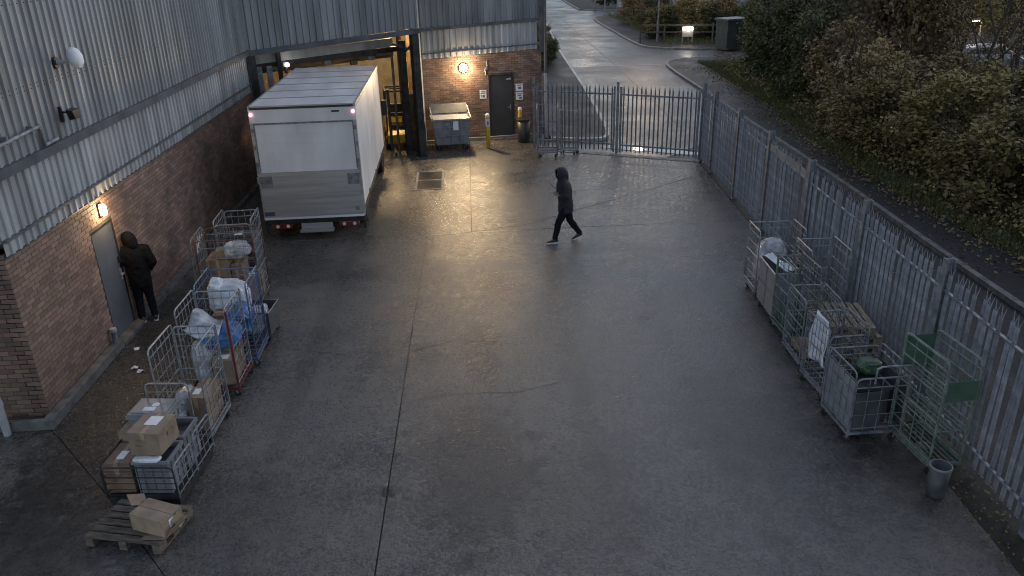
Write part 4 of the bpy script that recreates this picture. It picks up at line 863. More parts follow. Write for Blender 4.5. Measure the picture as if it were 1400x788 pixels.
    # hood: open-fronted shell round the head
    f = J['face'].normalized(); H0 = J['head']; q = Vector((f.x, f.y, 0)).normalized(); yaw = math.atan2(q.y, q.x); n = 20; rings = []
    Mh = Matrix.Translation(H0) @ Matrix.Rotation(yaw, 4, 'Z') @ Matrix.Rotation(hood_pitch, 4, 'Y')
    prof = [(.118, .058, .085, .012), (.124, .078, .112, .004), (.090, .100, .138, -.008), (.03, .116, .155, -.014), (-.04, .118, .166, -.028), (-.095, .104, .158, -.05), (-.135, .074, .12, -.075), (-.155, .025, .05, -.09), (-.158, .0005, .0005, -.09)]
    for x, ry, rz_, dz in prof: rings.append([Mh @ Vector((x, ry*math.cos(2*math.pi*i/n), dz+rz_*math.sin(2*math.pi*i/n)*(1.0 if math.sin(2*math.pi*i/n) > 0 else 1.12))) for i in range(n)])
    MB().loft(rings, cap=False).build('hood', jm, t, smooth=True)
    # eyes and mouth, inside the hood
    sd = f.cross(Vector((0, 0, 1))).normalized(); fm = MB()
    for s in (-1, 1): fm.lathe([(.0, -.011), (.009, -.006), (.011, 0), (.009, .006), (.0, .011)], 8, Matrix.Translation(H0+f*.078+sd*.031*s+Vector((0, 0, .022))), cap=False)
    fm.bar(H0+f*.103-sd*.022+Vector((0, 0, -.072)), H0+f*.103+sd*.022+Vector((0, 0, -.072)), .008, .008)
    fm.build('facial_features', M_CLOTHT, t)
    return t
person('person in dark hooded jacket and pale soled trainers striding across the yard', (2.06, 17.64, 0), rad(183), dict(
    pelvis=(.0, 0, .96), chest=(.045, 0, 1.33), neck=(.065, 0, 1.55), head=(.10, 0, 1.675), face=(1, .22, -.15),
    sh_l=(.05, .175, 1.45), el_l=(.02, .27, 1.18), wr_l=(.17, .16, 1.17), hd_l=(.7, -.6, .35), curl_l=(.2, -.8, .2),
    sh_r=(.04, -.175, 1.45), el_r=(-.06, -.24, 1.17), wr_r=(.05, -.215, .95), curl_r=(.6, .5, 0),
    hip_l=(.0, .085, .90), kn_l=(.19, .09, .50), an_l=(.275, .09, .10), toe_l=(.42, .10, .06),
    hip_r=(-.02, -.085, .90), kn_r=(-.12, -.09, .50), an_r=(-.36, -.09, .155), toe_r=(-.24, -.095, .04), pitch_r=-.42), M_CLOTHJ, .12)
person('person in dark hooded jacket standing at the grey side door', (-6.43, 14.22, 0), rad(122), dict(
    pelvis=(.0, 0, .955), chest=(.05, .01, 1.33), neck=(.08, .02, 1.545), head=(.115, .035, 1.655), face=(.9, .35, -.32),
    sh_l=(.07, .185, 1.45), el_l=(.03, .31, 1.20), wr_l=(.12, .36, 1.02), hd_l=(.5, .3, -.2), curl_l=(.3, -.5, -.4),
    sh_r=(.03, -.185, 1.44), el_r=(-.05, -.27, 1.18), wr_r=(.08, -.21, 1.0), curl_r=(.5, .5, 0),
    hip_l=(.0, .085, .90), kn_l=(.03, .10, .50), an_l=(-.01, .12, .10), toe_l=(.13, .15, .05),
    hip_r=(.0, -.085, .90), kn_r=(.02, -.10, .50), an_r=(-.07, -.11, .10), toe_r=(.07, -.14, .05)), M_CLOTHJ2, .25)

# ------------------------------------------------------------------ back wall furniture
RW = Matrix.Translation(W2) @ Matrix.Rotation(ang2, 4, 'Z')
def W(u, dy, z): return tuple(RW @ Vector((u, dy, z)))
t = thing('waste_container', 'grey four wheeled waste container with open lid under the wall lamp', 'bin', W(.88, -.95, 0), ang2)
def ringb(hx, y0, y1, z): return [Vector((-hx, y0, z)), Vector((hx, y0, z)), Vector((hx, y1, z)), Vector((-hx, y1, z))]
MB().loft([ringb(.55, -.42, .40, .20), ringb(.60, -.46, .42, .55), ringb(.64, -.50, .44, 1.08)]).build('body', M_GREYP, t, bevel=.02)
MB().box(-.68, .68, -.54, -.46, 1.04, 1.11).box(-.68, .68, .42, .48, 1.04, 1.11).box(-.68, -.62, -.46, .42, 1.04, 1.11).box(.62, .68, -.46, .42, 1.04, 1.11).build('rim', M_GREYP, t, bevel=.01)
MB().bar((0, .44, 1.13), (0, .66, 1.42), 1.32, .03, up=(0, 1, 0)).build('lid', M_GREYD, t)
for x in (-.66, .64): MB().bar((x+.01, -.5, 1.12), (x+.01, .44, 1.36), .03, .05).build('lid_arm', M_GALVD, t)
for z in (.52, .80): MB().box(-.60, .60, -.52-.0, -.47, z, z+.035).build('rib', M_GREYP, t)
for x in (-.3, 0, .3): MB().box(x-.015, x+.015, -.505, -.46, .25, 1.03).build('rib', M_GREYP, t)
MB().box(.04, .22, -.534, -.53, .72, 1.02).build('notice', M_LABEL, t); MB().box(-.24, -.08, -.534, -.53, .88, 1.0).build('notice', M_GREYP, t)
for x in (-.48, .48):
    for y in (-.36, .34): caster(t, x, y, .085)
def bollard(label, u, dy, h, sign=False):
    p = W(u, dy, 0); t = thing('bollard', label, 'bollard', p, 0, 'yellow steel bollards')
    MB().lathe([(.072, .002), (.072, h-.05), (.06, h-.015), (.035, h), (.0, h+.004)], 16).build('post', M_YELLOW, t, smooth=True)
    MB().lathe([(.0735, h-.10), (.0735, h-.05), (.061, h-.013), (.036, h+.002), (.0, h+.006)], 16, cap=False).build('cap', M_LABEL, t)
    if sign:
        s = MB().box(-.06, .06, -.085, -.078, h-.42, h-.18).build('plate', M_LABEL, t); MB().box(-.035, .035, -.087, -.0855, h-.38, h-.24).build('pictogram', mat('sign_blue_grey', (.15, .17, .22), .5), s)
bollard('yellow bollard with white plate standing in front of the brick wall', 2.12, -1.42, 1.2, True)
bollard('yellow bollard half hidden behind the black dustbin', 3.46, -.35, 1.16)
t = thing('dustbin', 'black round dustbin between the dark door and the gate', 'bin', W(3.50, -.80, 0), 0)
MB().lathe([(.20, .002), (.21, .02), (.245, .80), (.22, .80), (.19, .06), (.0, .05)], 20).build('shell', M_BLACK, t, smooth=True)
MB().lathe([(.25, .78), (.265, .785), (.265, .83), (.25, .84), (.10, .87), (.0, .875)], 20, cap=False).build('lid', M_BLACK, t); MB().box(-.3, -.25, -.05, .05, .74, .78).build('handle', M_BLACK, t)
# wall lamps
def wall_lamp(name, label, loc, rz, m, energy, col, off_):
    t = thing(name, label, 'lamp', loc, rz); MB().box(-.075, .075, -.03, .0, -.12, .12).build('backplate', M_BLACK, t, bevel=.01)
    MB().lathe([(.0, -.10), (.05, -.09), (.066, -.04), (.066, .04), (.05, .09), (.0, .10)], 16, Matrix.Translation((0, -.065, 0)) @ Matrix.Scale(.75, 4, (0, 1, 0)), cap=False).build('diffuser', m, t, smooth=True)
    point_light(name+'_glow', (0, -off_, 0), energy, col, .06, t)
wall_lamp('wall_lamp', 'lit oval bulkhead lamp above the grey side door', (-6.635, 13.72, 2.40), HP, M_LAMPY, 7, (1, .66, .33), .16)
t = thing('wall_lamp', 'brightly lit round lamp on brick wall over waste container', 'lamp', W(1.53, -.01, 2.58), ang2)
MB().lathe([(.15, 0), (.16, .01), (.16, .05), (.14, .06)], 20, Matrix.Rotation(HP, 4, 'X')).build('housing', M_BLACK, t)
MB().lathe([(.14, .06), (.135, .10), (.10, .14), (.05, .16), (.0, .165)], 20, Matrix.Rotation(HP, 4, 'X'), cap=False).build('diffuser', M_LAMPB, t, smooth=True)
point_light('lamp_halo', (0, -.40, 0), 16, (1, .72, .42), .09, t)
fl_ = bpy.data.lights.new('floodlight_beam', 'SPOT'); fl_.energy = 115; fl_.color = (1, .72, .40); fl_.shadow_soft_size = .10; fl_.spot_size = rad(150); fl_.spot_blend = .6
fo_ = bpy.data.objects.new('floodlight_beam', fl_); COL.objects.link(fo_); fo_.parent = t; fo_.location = (0, -.22, -.02); fo_.rotation_euler = (rad(-55), 0, 0)
t = thing('wall_camera', 'small camera bracket and cable on brickwork between lamp and door', 'camera', W(2.36, -.01, 2.5), ang2)
MB().path([(.0, -.02, .28), (.02, -.02, .12), (-.02, -.02, 0), (-.05, -.02, -.2)], .018).build('conduit', M_GALV, t); MB().box(-.06, .03, -.05, 0, -.04, .08).build('bracket', M_GALV, t); MB().tube((-.02, -.05, .02), (-.10, -.22, -.05), .04, 10).build('housing', M_PVC, t)
M_TXT = mat('sign_print', (.12, .13, .17), .6)
def plate(label, u, z, wd, h, rows, m=M_LABEL, n='wall_sign'):
    t = thing(n, label, 'sign', W(u, -.012, z), ang2, 'notices on brick wall'); MB().box(-wd/2, wd/2, -.008, 0, -h/2, h/2).build('plate', m, t)
    for (x0, x1, z0, z1) in rows: MB().box(x0*wd/2, x1*wd/2, -.0105, -.0085, z0*h/2, z1*h/2).build('print', M_TXT, t)
plate('square white notice on the brick wall left of the dark door', 2.20, 1.62, .24, .30, [(-.7, .7, .55, .75), (-.7, .7, .2, .4), (-.2, .5, -.7, -.1), (-.7, -.4, -.5, -.1)])
plate('upper white notice on the brick wall beside the dark door handle side', 3.52, 1.80, .26, .25, [(-.6, .6, .5, .75), (-.3, .5, -.5, .2)])
plate('lower white notice under another beside the dark door', 3.52, 1.50, .26, .28, [(-.7, .7, .4, .6), (-.5, .5, -.1, .2), (-.1, .7, -.75, -.3)])
plate('small narrow name strip above the dark door', 2.88, 2.45, .26, .07, [], M_GREYP)
t = thing('drainpipe', 'tall dark downpipe with pale base at the warehouse corner', 'pipe', (2.62, 28.75, 0)); MB().tube((0, 0, 2.3), (0, 0, 7.2), .05, 10).build('upper_pipe', M_TRIM, t); MB().tube((0, 0, .0), (0, 0, 2.3), .058, 10).build('lower_pipe', M_PVC, t); MB().box(-.1, .06, -.02, .08, 2.2, 2.26).build('bracket', M_GALVD, t)
# left wall fittings
t = thing('globe_floodlight', 'white round shaded lamp on a bracket high on grey cladding', 'lamp', (-6.52, 13.2, 4.98), HP)
MB().lathe([(.09, 0), (.09, .03)], 14, Matrix.Rotation(HP, 4, 'X') @ Matrix.Translation((0, 0, 0))).build('backplate', M_BLACK, t); MB().tube((0, -.03, 0), (.02, -.22, .02), .035, 10).build('arm', M_PVC, t)
MB().lathe([(.0, -.17), (.06, -.15), (.105, -.08), (.118, .02), (.10, .12), (.06, .17), (.0, .18)], 18, Matrix.Translation((.06, -.30, .05)) @ Matrix.Rotation(rad(35), 4, 'Y') @ Matrix.Rotation(rad(-25), 4, 'X')).build('shade', M_LABEL, t, smooth=True)
t = thing('dark_floodlight', 'small dark unlit floodlight on cladding below the white round lamp', 'lamp', (-6.52, 12.95, 4.22), HP)
MB().box(-.02, .02, -.05, .0, -.12, .12).build('backplate', M_BLACK, t); MB().bar((.0, -.05, .03), (.0, -.13, .03), .03, .03).build('arm', M_BLACK, t); MB().loft([[Vector((-.03, -.12, .07)), Vector((.2, -.12, .07)), Vector((.17, -.12, -.10)), Vector((.03, -.12, -.10))], [Vector((-.03, -.22, .05)), Vector((.2, -.22, .05)), Vector((.17, -.22, -.09)), Vector((.03, -.22, -.09))]]).build('housing', M_BLACK, t)
t = thing('wall_pipe', 'short horizontal pipe rail clipped to the grey cladding near the dark trim', 'pipe', (-6.42, 11.2, 4.18), HP); MB().path([(-1.2, 0, -.04), (.88, 0, .03), (.95, .03, -.02), (1.02, .05, -.28), (1.4, .05, -.27)], .028, 8).build('pipe', M_GALVD, t)
for x in (.0, .7): MB().box(x-.02, x+.02, .0, .1, -.04, .07).build('clip', M_GALVD, t)
t = thing('vent_stub', 'short vent pipe stub on the plinth beside the grey side door', 'pipe', (-6.545, 12.98, .172)); MB().tube((0, 0, 0), (0, 0, .2), .045, 12).build('pipe', M_GALVD, t); MB().lathe([(.06, .2), (.066, .22), (.06, .27), (.0, .285)], 12).build('cowl', M_PVC, t)
t = thing('downpipe', 'pale plastic downpipe at the near brick corner', 'pipe', (-7.12, 10.36, 0)); MB().tube((0, 0, .0), (0, 0, 2.6), .055, 12).build('pipe', M_PVC, t); MB().lathe([(.066, .48), (.066, .56)], 12).build('collar', M_PVC, t)
for k, (x, y, r, lb) in enumerate(((-5.98, 12.26, .3, 'folded scrap of white paper on wet ground near the door'), (-5.83, 12.14, 1.1, 'second folded paper scrap lying beside another on the ground'), (-6.22, 13.0, 2, 'small paper scrap on the ground by the door step'))):
    tag(MB().add([(-.06, -.03, .004), (.0, -.05, .03), (.055, -.03, .004), (.05, .04, .004), (0, .05, .035), (-.06, .04, .004)], [(0, 1, 4, 5), (1, 2, 3, 4)]).build('paper_scrap', M_LABEL, None, loc=(x, y, .003), rz=r), lb, 'litter', 'paper litter')
# drain grating
t = thing('drain_grating', 'rectangular iron drain grating set in the yard near the bay', 'drain', (-1.40, 23.5, .004), rad(1))
MB().box(-.42, .42, -1.02, -.95, 0, .012).box(-.42, .42, .95, 1.02, 0, .012).box(-.42, -.36, -.95, .95, 0, .012).box(.36, .42, -.95, .95, 0, .012).box(-.36, .36, -.03, .03, .0, .011).build('frame', M_GALVD, t)
MB().box(-.36, .36, -.95, .95, .0, .0025).build('pit', M_CRACK, t)
for k in range(24):
    y = -.90+k*.079
    if abs(y) > .05: MB().box(-.36, .36, y-.018, y+.018, .003, .010).build('bar', M_DARKSTEEL, t)
# forklift inside the bay
t = thing('forklift', 'yellow forklift parked inside the loading bay', 'forklift', (-2.62, 27.95, 0), rad(8))
MB().loft([[Vector((x, y, z)) for y, z in ((-.2, .2), (1.2, .2), (1.25, .5), (1.2, .95), (.8, 1.0), (.6, .62), (.05, .6), (-.2, .5))] for x in (-.42, .42)]).build('body', M_YELLOW, t, bevel=.03)
MB().box(-.25, .25, .55, .75, 1.0, 1.45).box(-.25, .25, .2, .7, .64, .78).build('seat', M_BLACK, t, bevel=.03)
MB().path([(-.4, .0, .55), (-.38, .15, 1.95), (-.38, 1.0, 1.98), (-.4, 1.15, .95)], .03).path([(.4, .0, .55), (.38, .15, 1.95), (.38, 1.0, 1.98), (.4, 1.15, .95)], .03).tube((-.38, .15, 1.95), (.38, .15, 1.95), .03).tube((-.38, .6, 1.97), (.38, .6, 1.97), .02).tube((-.38, 1, 1.98), (.38, 1, 1.98), .03).build('overhead_guard', M_DARKSTEEL, t)
MB().box(-.35, -.25, -.36, -.24, .05, 2.1).box(.25, .35, -.36, -.24, .05, 2.1).box(-.25, .25, -.34, -.26, 1.2, 1.3).build('mast', M_DARKSTEEL, t)
for x in (-.25, .18): MB().box(x, x+.08, -1.2, -.36, .05, .09).build('fork', M_DARKSTEEL, t)
MB().lathe([(.13, -.012), (.15, 0), (.13, .012)], 16, Matrix.Translation((0, .08, 1.12)) @ Matrix.Rotation(rad(-55), 4, 'X'), cap=False).build('steering_wheel', M_BLACK, t)
for x in (-.42, .42):
    for y in (.05, .95): MB().lathe([(.1, -.07), (.22, -.07), (.22, .07), (.1, .07)], 16, Matrix.Translation((x, y, .224)) @ Matrix.Rotation(HP, 4, 'Y')).build('wheel', M_RUBBER, t)
t = thing('bay_beacon', 'small lit white lamp on a post at the bay mouth above the lorry', 'lamp', (-5.72, 25.55, 3.22)); MB().tube((0, 0, -.2), (0, 0, .0), .05, 10).build('holder', M_BLACK, t); MB().lathe([(.0, -.06), (.05, -.04), (.06, 0), (.05, .04), (.0, .06)], 12, Matrix.Translation((.07, -.05, .06)), cap=False).build('lens', M_LAMPW, t, smooth=True); MB().box(-.05, .03, -.04, .04, .0, .13).build('housing', mat('lamp_blue', (.25, .25, .5), .4), t)

# loading bay clutter
for k, (x, y, z, a_, b_, c_, r, lb) in enumerate(((-2.35, 29.6, .0, .5, .5, .6, 5, 'brown carton on the bay floor behind the forklift'), (-2.4, 30.4, .0, .6, .5, 1.1, -8, 'tall brown carton deeper in the loading bay'), (-3.0, 31.2, .0, .9, .8, .8, 3, 'wide brown carton at the back of the loading bay'))):
    carton(lb, x-a_/2, x+a_/2, y-b_/2, y+b_/2, z+.004, z+c_, M_CARD, r, group='cartons in the loading bay')
t = thing('storage_rack', 'brown steel storage rack against the bay wall', 'rack', (-2.25, 32.6, 0)); 
for x in (-.25, .25):
    for y in (-1, 1): MB().box(x-.03, x+.03, y-.03, y+.03, .003, 3.2).build('upright', M_INBROWN, t)
for z in (.5, 1.5, 2.5): MB().box(-.28, .28, -1.03, 1.03, z, z+.05).build('shelf', M_YELLOW, t)
for k, (u, y0, z) in enumerate(((.9, 1.25, 3.05), (1.6, 1.3, 2.95), (2.6, 1.28, 3.08), (3.5, 1.32, 3.0), (4.1, 1.3, 3.1))):
    inB(MB().box(u, u+.22, y0, y0+.18, z, z+.14).tube((u+.1, y0+.05, z+.14), (u+.1, y0+.05, z+.5), .015), 'hanging_fitting', (M_GALVD, M_INBROWN)[k % 2])
inB(MB().tube((.3, 1.32, 3.36), (LB-.5, 1.32, 3.52), .03, 8), 'conduit', M_YELLOW)
inB(MB().path([(LB-.62, .9, 0), (LB-.62, .9, 3.3), (LB-1.1, 1.0, 3.3)], .045, 8), 'conduit', M_INBROWN)
# ------------------------------------------------------------------ vegetation
def leaf_mat(name, cols, rough=.5):
    m = bpy.data.materials.new(name); m.use_nodes = True; N, L = m.node_tree.nodes, m.node_tree.links; b = N['Principled BSDF']; b.inputs['Roughness'].default_value = .7; b.inputs['Specular IOR Level'].default_value = .3
    g = N.new('ShaderNodeNewGeometry'); oi = N.new('ShaderNodeObjectInfo'); r = N.new('ShaderNodeValToRGB'); r.color_ramp.interpolation = 'LINEAR'
    while len(r.color_ramp.elements) < len(cols): r.color_ramp.elements.new(.5)
    for i, c in enumerate(cols): r.color_ramp.elements[i].position = i/(len(cols)-1); r.color_ramp.elements[i].color = (*c, 1)
    L.new(g.outputs['Random Per Island'], r.inputs[0])
    h = N.new('ShaderNodeHueSaturation'); L.new(r.outputs[0], h.inputs['Color'])
    mr = N.new('ShaderNodeMapRange'); mr.inputs['To Min'].default_value = .65; mr.inputs['To Max'].default_value = 1.25; L.new(oi.outputs['Random'], mr.inputs[0]); L.new(mr.outputs[0], h.inputs['Value'])
    L.new(h.outputs[0], b.inputs['Base Color']); b.inputs['Subsurface Weight'].default_value = 0
    return m
LF_OLIVE = leaf_mat('olive_leaves', [(.15, .125, .055), (.25, .20, .08), (.19, .17, .07), (.32, .23, .09), (.13, .11, .06)])
LF_DARK = leaf_mat('dark_green_leaves', [(.07, .085, .036), (.13, .14, .058), (.10, .105, .045), (.17, .15, .06)])
LF_BROWN = leaf_mat('brown_leaves', [(.18, .125, .065), (.28, .19, .09), (.15, .12, .07), (.33, .25, .12)])
LF_GRASS = leaf_mat('grass_blades', [(.06, .085, .028), (.10, .12, .04), (.13, .12, .05)])
def leaves_mesh(name, pts, size, m, rs, flat=.0):
    """one small folded leaf at each point"""
    n = len(pts); pts = np.asarray(pts); nn = rs.normal(0, 1, (n, 3)); nn[:, 2] = np.abs(nn[:, 2])*.8+.45; nn /= np.linalg.norm(nn, axis=1)[:, None]
    q = rs.normal(0, 1, (n, 3)); d = np.cross(nn, q); d /= np.linalg.norm(d, axis=1)[:, None]; s = np.cross(nn, d)
    L = size*rs.uniform(.4, 1.45, n)[:, None]; Wd = L*.30
    a = pts; b = pts+d*L*.45+s*Wd+nn*L*.08; c = pts+d*L; e = pts+d*L*.45-s*Wd+nn*L*.08
    V = np.stack([a, b, c, e], 1).reshape(-1, 3); idx = np.arange(n)*4
    me = bpy.data.meshes.new(name); F = np.stack([idx, idx+1, idx+2, idx, idx+2, idx+3], 1).reshape(-1, 3)
    me.vertices.add(len(V)); me.vertices.foreach_set('co', V.ravel()); me.loops.add(F.size); me.loops.foreach_set('vertex_index', F.ravel()); me.polygons.add(len(F)); me.polygons.foreach_set('loop_start', np.arange(len(F))*3); me.polygons.foreach_set('loop_total', np.full(len(F), 3)); me.update(calc_edges=True); me.materials.append(m)
    return me
def crown_points(n, rs, rx, ry, h, lobes=16, z0=.1):
    C = []; Rr = []
    for k in range(lobes):
        a = rs.uniform(0, 6.28); q = math.sqrt(rs.uniform(0, 1)); z = z0*h+h*rs.uniform(.05, .88); sh = math.sin(min(1, .25+.75*(1-z/h))*math.pi/2)
        C.append((rx*.78*q*math.cos(a)*(.5+.5*sh), ry*.78*q*math.sin(a)*(.5+.5*sh), z)); Rr.append(rs.uniform(.20, .42)*min(rx, ry, h*.6))
    C = np.array(C); Rr = np.array(Rr); k = rs.choice(lobes, n, p=Rr**2/np.sum(Rr**2)); d = rs.normal(0, 1, (n, 3)); d /= np.linalg.norm(d, axis=1)[:, None]
    r = Rr[k]*(rs.uniform(0, 1, n)**.38)*rs.uniform(.6, 1.2, n)*(1+.35*np.sin(d[:, 0]*7+k)*np.sin(d[:, 1]*6+2*k)+(rs.uniform(0, 1, n) < .05)*rs.uniform(.1, .7, n))
    p = C[k]+d*r[:, None]*np.array([1, 1, .85]); p[:, 2] = np.maximum(p[:, 2], .03+rs.uniform(0, .2, n)); return p
def branch_mesh(name, rs, h, r0, levels=3, spread=.5, kids=(4, 6), bend=.12):
    mb = MB()
    def grow(p, d, L, r, lv):
        seg = 4 if lv else 5
        for i in range(seg):
            q = p+d*L/seg; r2 = r*(1-.8/seg) if i < seg-1 or lv < levels-1 else r*.25
            mb.tube(p, q, r, 6 if lv < 2 else 4, r2, cap=False)
            if lv < levels-1 and i > 0:
                for _ in range(int(rs.integers(1, 3))):
                    a = rs.normal(0, 1, 3); a[2] = abs(a[2])*.5+.15; nd = (d*(1-spread)+Vector(a).normalized()*spread*1.3).normalized(); grow(q, nd, L*rs.uniform(.42, .68), r2*.62, lv+1)
            p = q; r = r2; v = rs.normal(0, bend, 3); d = (d+Vector(v)).normalized()
    for k in range(int(rs.integers(*kids))):
        a = rs.uniform(0, 6.28); t = rs.uniform(.08, .5); grow(Vector((math.cos(a)*.08, math.sin(a)*.08, 0)), Vector((math.cos(a)*t, math.sin(a)*t, 1)).normalized(), h*rs.uniform(.7, 1), r0, 0)
    me = bpy.data.meshes.new(name); me.from_pydata(mb.v, [], mb.f); me.materials.append(M_BARK); return me
rs = np.random.default_rng(5)
VAR = []
for k, (m, n, rx, h) in enumerate(((LF_OLIVE, 15000, 1.9, 3.1), (LF_BROWN, 13000, 1.8, 2.9), (LF_DARK, 16000, 2.0, 3.3), (LF_OLIVE, 13000, 1.7, 3.6), (LF_BROWN, 12000, 1.9, 3.4))):
    VAR.append((leaves_mesh('crown', crown_points(n, rs, rx, rx, h, 22), .15, m, rs), branch_mesh('trunk', rs, h*.9, .045, 3, .5)))
def bush(label, x, y, z, k, s, rz, sz=1., name='shrub', group='shrubs on the bank beyond the fence', cat='shrub'):
    t = thing(name, label, cat, (x, y, z), rz, group); cr = share('crown', VAR[k][0], t, (0, 0, 0), scale=(s, s, s*sz)); share('trunk', VAR[k][1], t, (0, 0, 0), scale=(s*1.1, s*1.1, s*sz*1.28)); return t
KN = ('olive leaved', 'brown leaved', 'dark green', 'olive yellow', 'russet')
row = []
yy = 9.5
i = 0
front = [(13.9, 10.4, 3, .9), (13.6, 13.3, 0, .92), (13.4, 16.2, 3, .95), (13.2, 19.0, 0, 1.0), (13.2, 21.8, 3, 1.02), (13.3, 24.5, 0, 1.0), (13.6, 27.2, 1, 1.02), (14.2, 30.0, 4, 1.0), (14.6, 32.8, 2, 1.05), (14.8, 35.6, 2, 1.05), (15.0, 38.4, 2, 1.0), (15.3, 41.4, 2, .95), (16.3, 44.0, 2, .9)]
ORD = ('nearest', 'second', 'third', 'fourth', 'fifth', 'sixth', 'seventh', 'eighth', 'ninth', 'tenth', 'eleventh', 'twelfth', 'thirteenth')
for i, (x, y, k, s) in enumerate(front): bush('%s shrub, %s from the camera in the row along the footpath' % (KN[k], ORD[i]), x, y, .06, k, s, rs.uniform(0, 6.28), rs.uniform(.72, .80) if i in (2, 3, 4, 5) else rs.uniform(.85, 1.05))
back = [(17.2, 14.0, 1, 1.1), (16.8, 17.6, 0, 1.1), (16.6, 21.2, 4, 1.1), (16.8, 25.0, 3, 1.15), (17.0, 28.8, 1, 1.3), (17.4, 32.6, 4, 1.35), (18.0, 36.6, 0, 1.35), (18.4, 40.6, 2, 1.35)]
for i, (x, y, k, s) in enumerate(back): bush('%s tall shrub, %s from the camera in the second row of the bank' % (KN[k], ORD[i]), x, y, .06, k, s, rs.uniform(0, 6.28), .6 if i in (1, 2, 3) else (.6 if i == 4 else 1.25))
# thin bare trees at the back of the bank
BT = [branch_mesh('trunk', rs, 6.2, .085, 4, .42, (1, 2), .07) for _ in range(3)]
tw = [leaves_mesh('crown', np.array([(rs.normal(0, .9), rs.normal(0, .9), rs.uniform(2.0, 6.2)) for _ in range(1600)]), .10, LF_BROWN, rs) for _ in range(2)]
for i, (x, y, k, s, lb) in enumerate(((19.6, 24.5, 0, 1.1, 'bare dark tree nearest the parked car'), (21.0, 30.5, 1, 1.2, 'slender bare tree between shrubs and the car park'), (18.6, 33.5, 2, 1.15, 'bare tree rising behind the brown shrubs'), (19.8, 38.5, 0, 1.2, 'bare tree rising behind the dark green shrubs'), (22.3, 26.6, 2, 1.0, 'low bare tree at the edge of the car park'), (18.8, 43.5, 1, 1.2, 'bare tree furthest along the bank'))):
    t = thing('bare_tree', lb, 'tree', (x, y, .06), rs.uniform(0, 6.28), 'bare trees on the bank'); share('trunk', BT[k], t, (0, 0, 0), scale=(s, s, s)); share('crown', tw[i % 2], t, (0, 0, 0), scale=(s, s, s))
for i, (x, y, k, s) in enumerate(((18.6, 35.0, 2, 1.35), (20.6, 43.0, 4, 1.5), (20.4, 48.5, 2, 1.5), (33.0, 49.5, 0, 1.6), (37.0, 47.0, 2, 1.5), (22.0, 22.0, 1, .6))):
    bush('%s big shrub behind the bank, %s of those round the car park' % (KN[k], ORD[i].replace('nearest', 'first')), x, y, .06, k, s, rs.uniform(0, 6.28), 1.05 if i < 5 else .6, group='shrubs round the car park')
for i, (x, y, k, s, lb) in enumerate(((18.9, 28.0, 2, 1.0, 'thin twiggy tree in front of the silver car'), (21.4, 32.0, 1, 1.0, 'thin twiggy tree beside the silver car'), (17.6, 23.6, 0, .95, 'thin twiggy tree at the picture edge above the low shrubs'), (17.2, 27.4, 1, .9, 'thin twiggy tree rising from the low olive shrubs'), (20.2, 33.4, 0, .95, 'thin twiggy tree among the brown shrubs by the car park'))):
    t = thing('bare_tree', lb, 'tree', (x, y, .06), rs.uniform(0, 6.28), 'bare trees on the bank'); share('trunk', BT[k], t, (0, 0, 0), scale=(s, s, s)); share('crown', tw[i % 2], t, (0, 0, 0), scale=(s*.8, s*.8, s*.9))
# far hedge, beyond the side road
for i, (x, y, k, s) in enumerate(((13.8, 59.5, 2, .8), (14.6, 63, 0, .85), (15.2, 67, 2, .9), (16.5, 58.2, 2, .9), (18.6, 61.5, 4, .95), (19.0, 57.0, 2, .9), (17.6, 66, 0, 1.0), (21.5, 58.5, 2, 1.0), (14.2, 71.5, 4, .9), (15.4, 92, 2, .9))):
    bush('%s bush in the far hedge, %s counted along it from the side road' % (KN[k], ORD[i]), x, y, .06, k, s, rs.uniform(0, 6.28), .75, 'hedge_bush', 'bushes of the far hedge', 'bush')
for i, (x, y, s) in enumerate(((4.4, 47.5, .45), (4.6, 51.5, .5), (4.7, 56, .55), (3.6, 45.2, .4))): bush('low green bush on the verge behind the gate, %s from the warehouse corner' % ORD[i].replace('nearest', 'first'), x, y, .1, (2, 0, 2, 2)[i], s, rs.uniform(0, 6), .8, 'verge_bush', 'low bushes by the warehouse corner', 'bush')
# undergrowth, grass and fallen leaves: beyond counting
def blades(name, pts, h, m, label):
    n = len(pts); pts = np.asarray(pts); a = rs.uniform(0, 6.28, n); wd = .012; ln = rs.normal(0, .35, (n, 2)); hh = h*rs.uniform(.5, 1.3, n); dx = np.stack([np.cos(a)*wd, np.sin(a)*wd, 0*a], 1)
    top = pts+np.stack([ln[:, 0]*hh, ln[:, 1]*hh, hh], 1); V = np.stack([pts-dx, pts+dx, top], 1).reshape(-1, 3)
    me = bpy.data.meshes.new(name); F = np.arange(n*3).reshape(-1, 3); me.from_pydata(V.tolist(), [], F.tolist()); me.materials.append(m); o = bpy.data.objects.new(name, me); COL.objects.link(o); return tag(o, label, 'grass', kind='stuff')
def path_edge(y): return np.interp(y, [-4, 15, 20, 27, 33, 38, 44], [11.7, 11.5, 11.3, 11.5, 12.4, 12.6, 12.9])
y_ = rs.uniform(6, 46, 30000); x_ = path_edge(y_)+np.abs(rs.normal(0, 1, 30000))*1.6-.02
blades('grass', np.stack([x_, y_, np.full(30000, .07)], 1), .22, LF_GRASS, 'rough dark grass along the footpath edge')
x_ = rs.uniform(12.3, 24, 16000); y_ = rs.uniform(54, 80, 16000); y_ = np.where(x_ < 13+(y_-54)*.02, y_, y_)
kp = x_ > 13.2
blades('grass', np.stack([x_, y_, np.full(16000, .09)], 1)[kp], .28, LF_GRASS, 'grass verge beyond the side road')
x_ = rs.uniform(2.2, 5.2, 9000); y_ = rs.uniform(43.5, 75, 9000); kp = x_ < 4.1+(y_-43.5)*.05
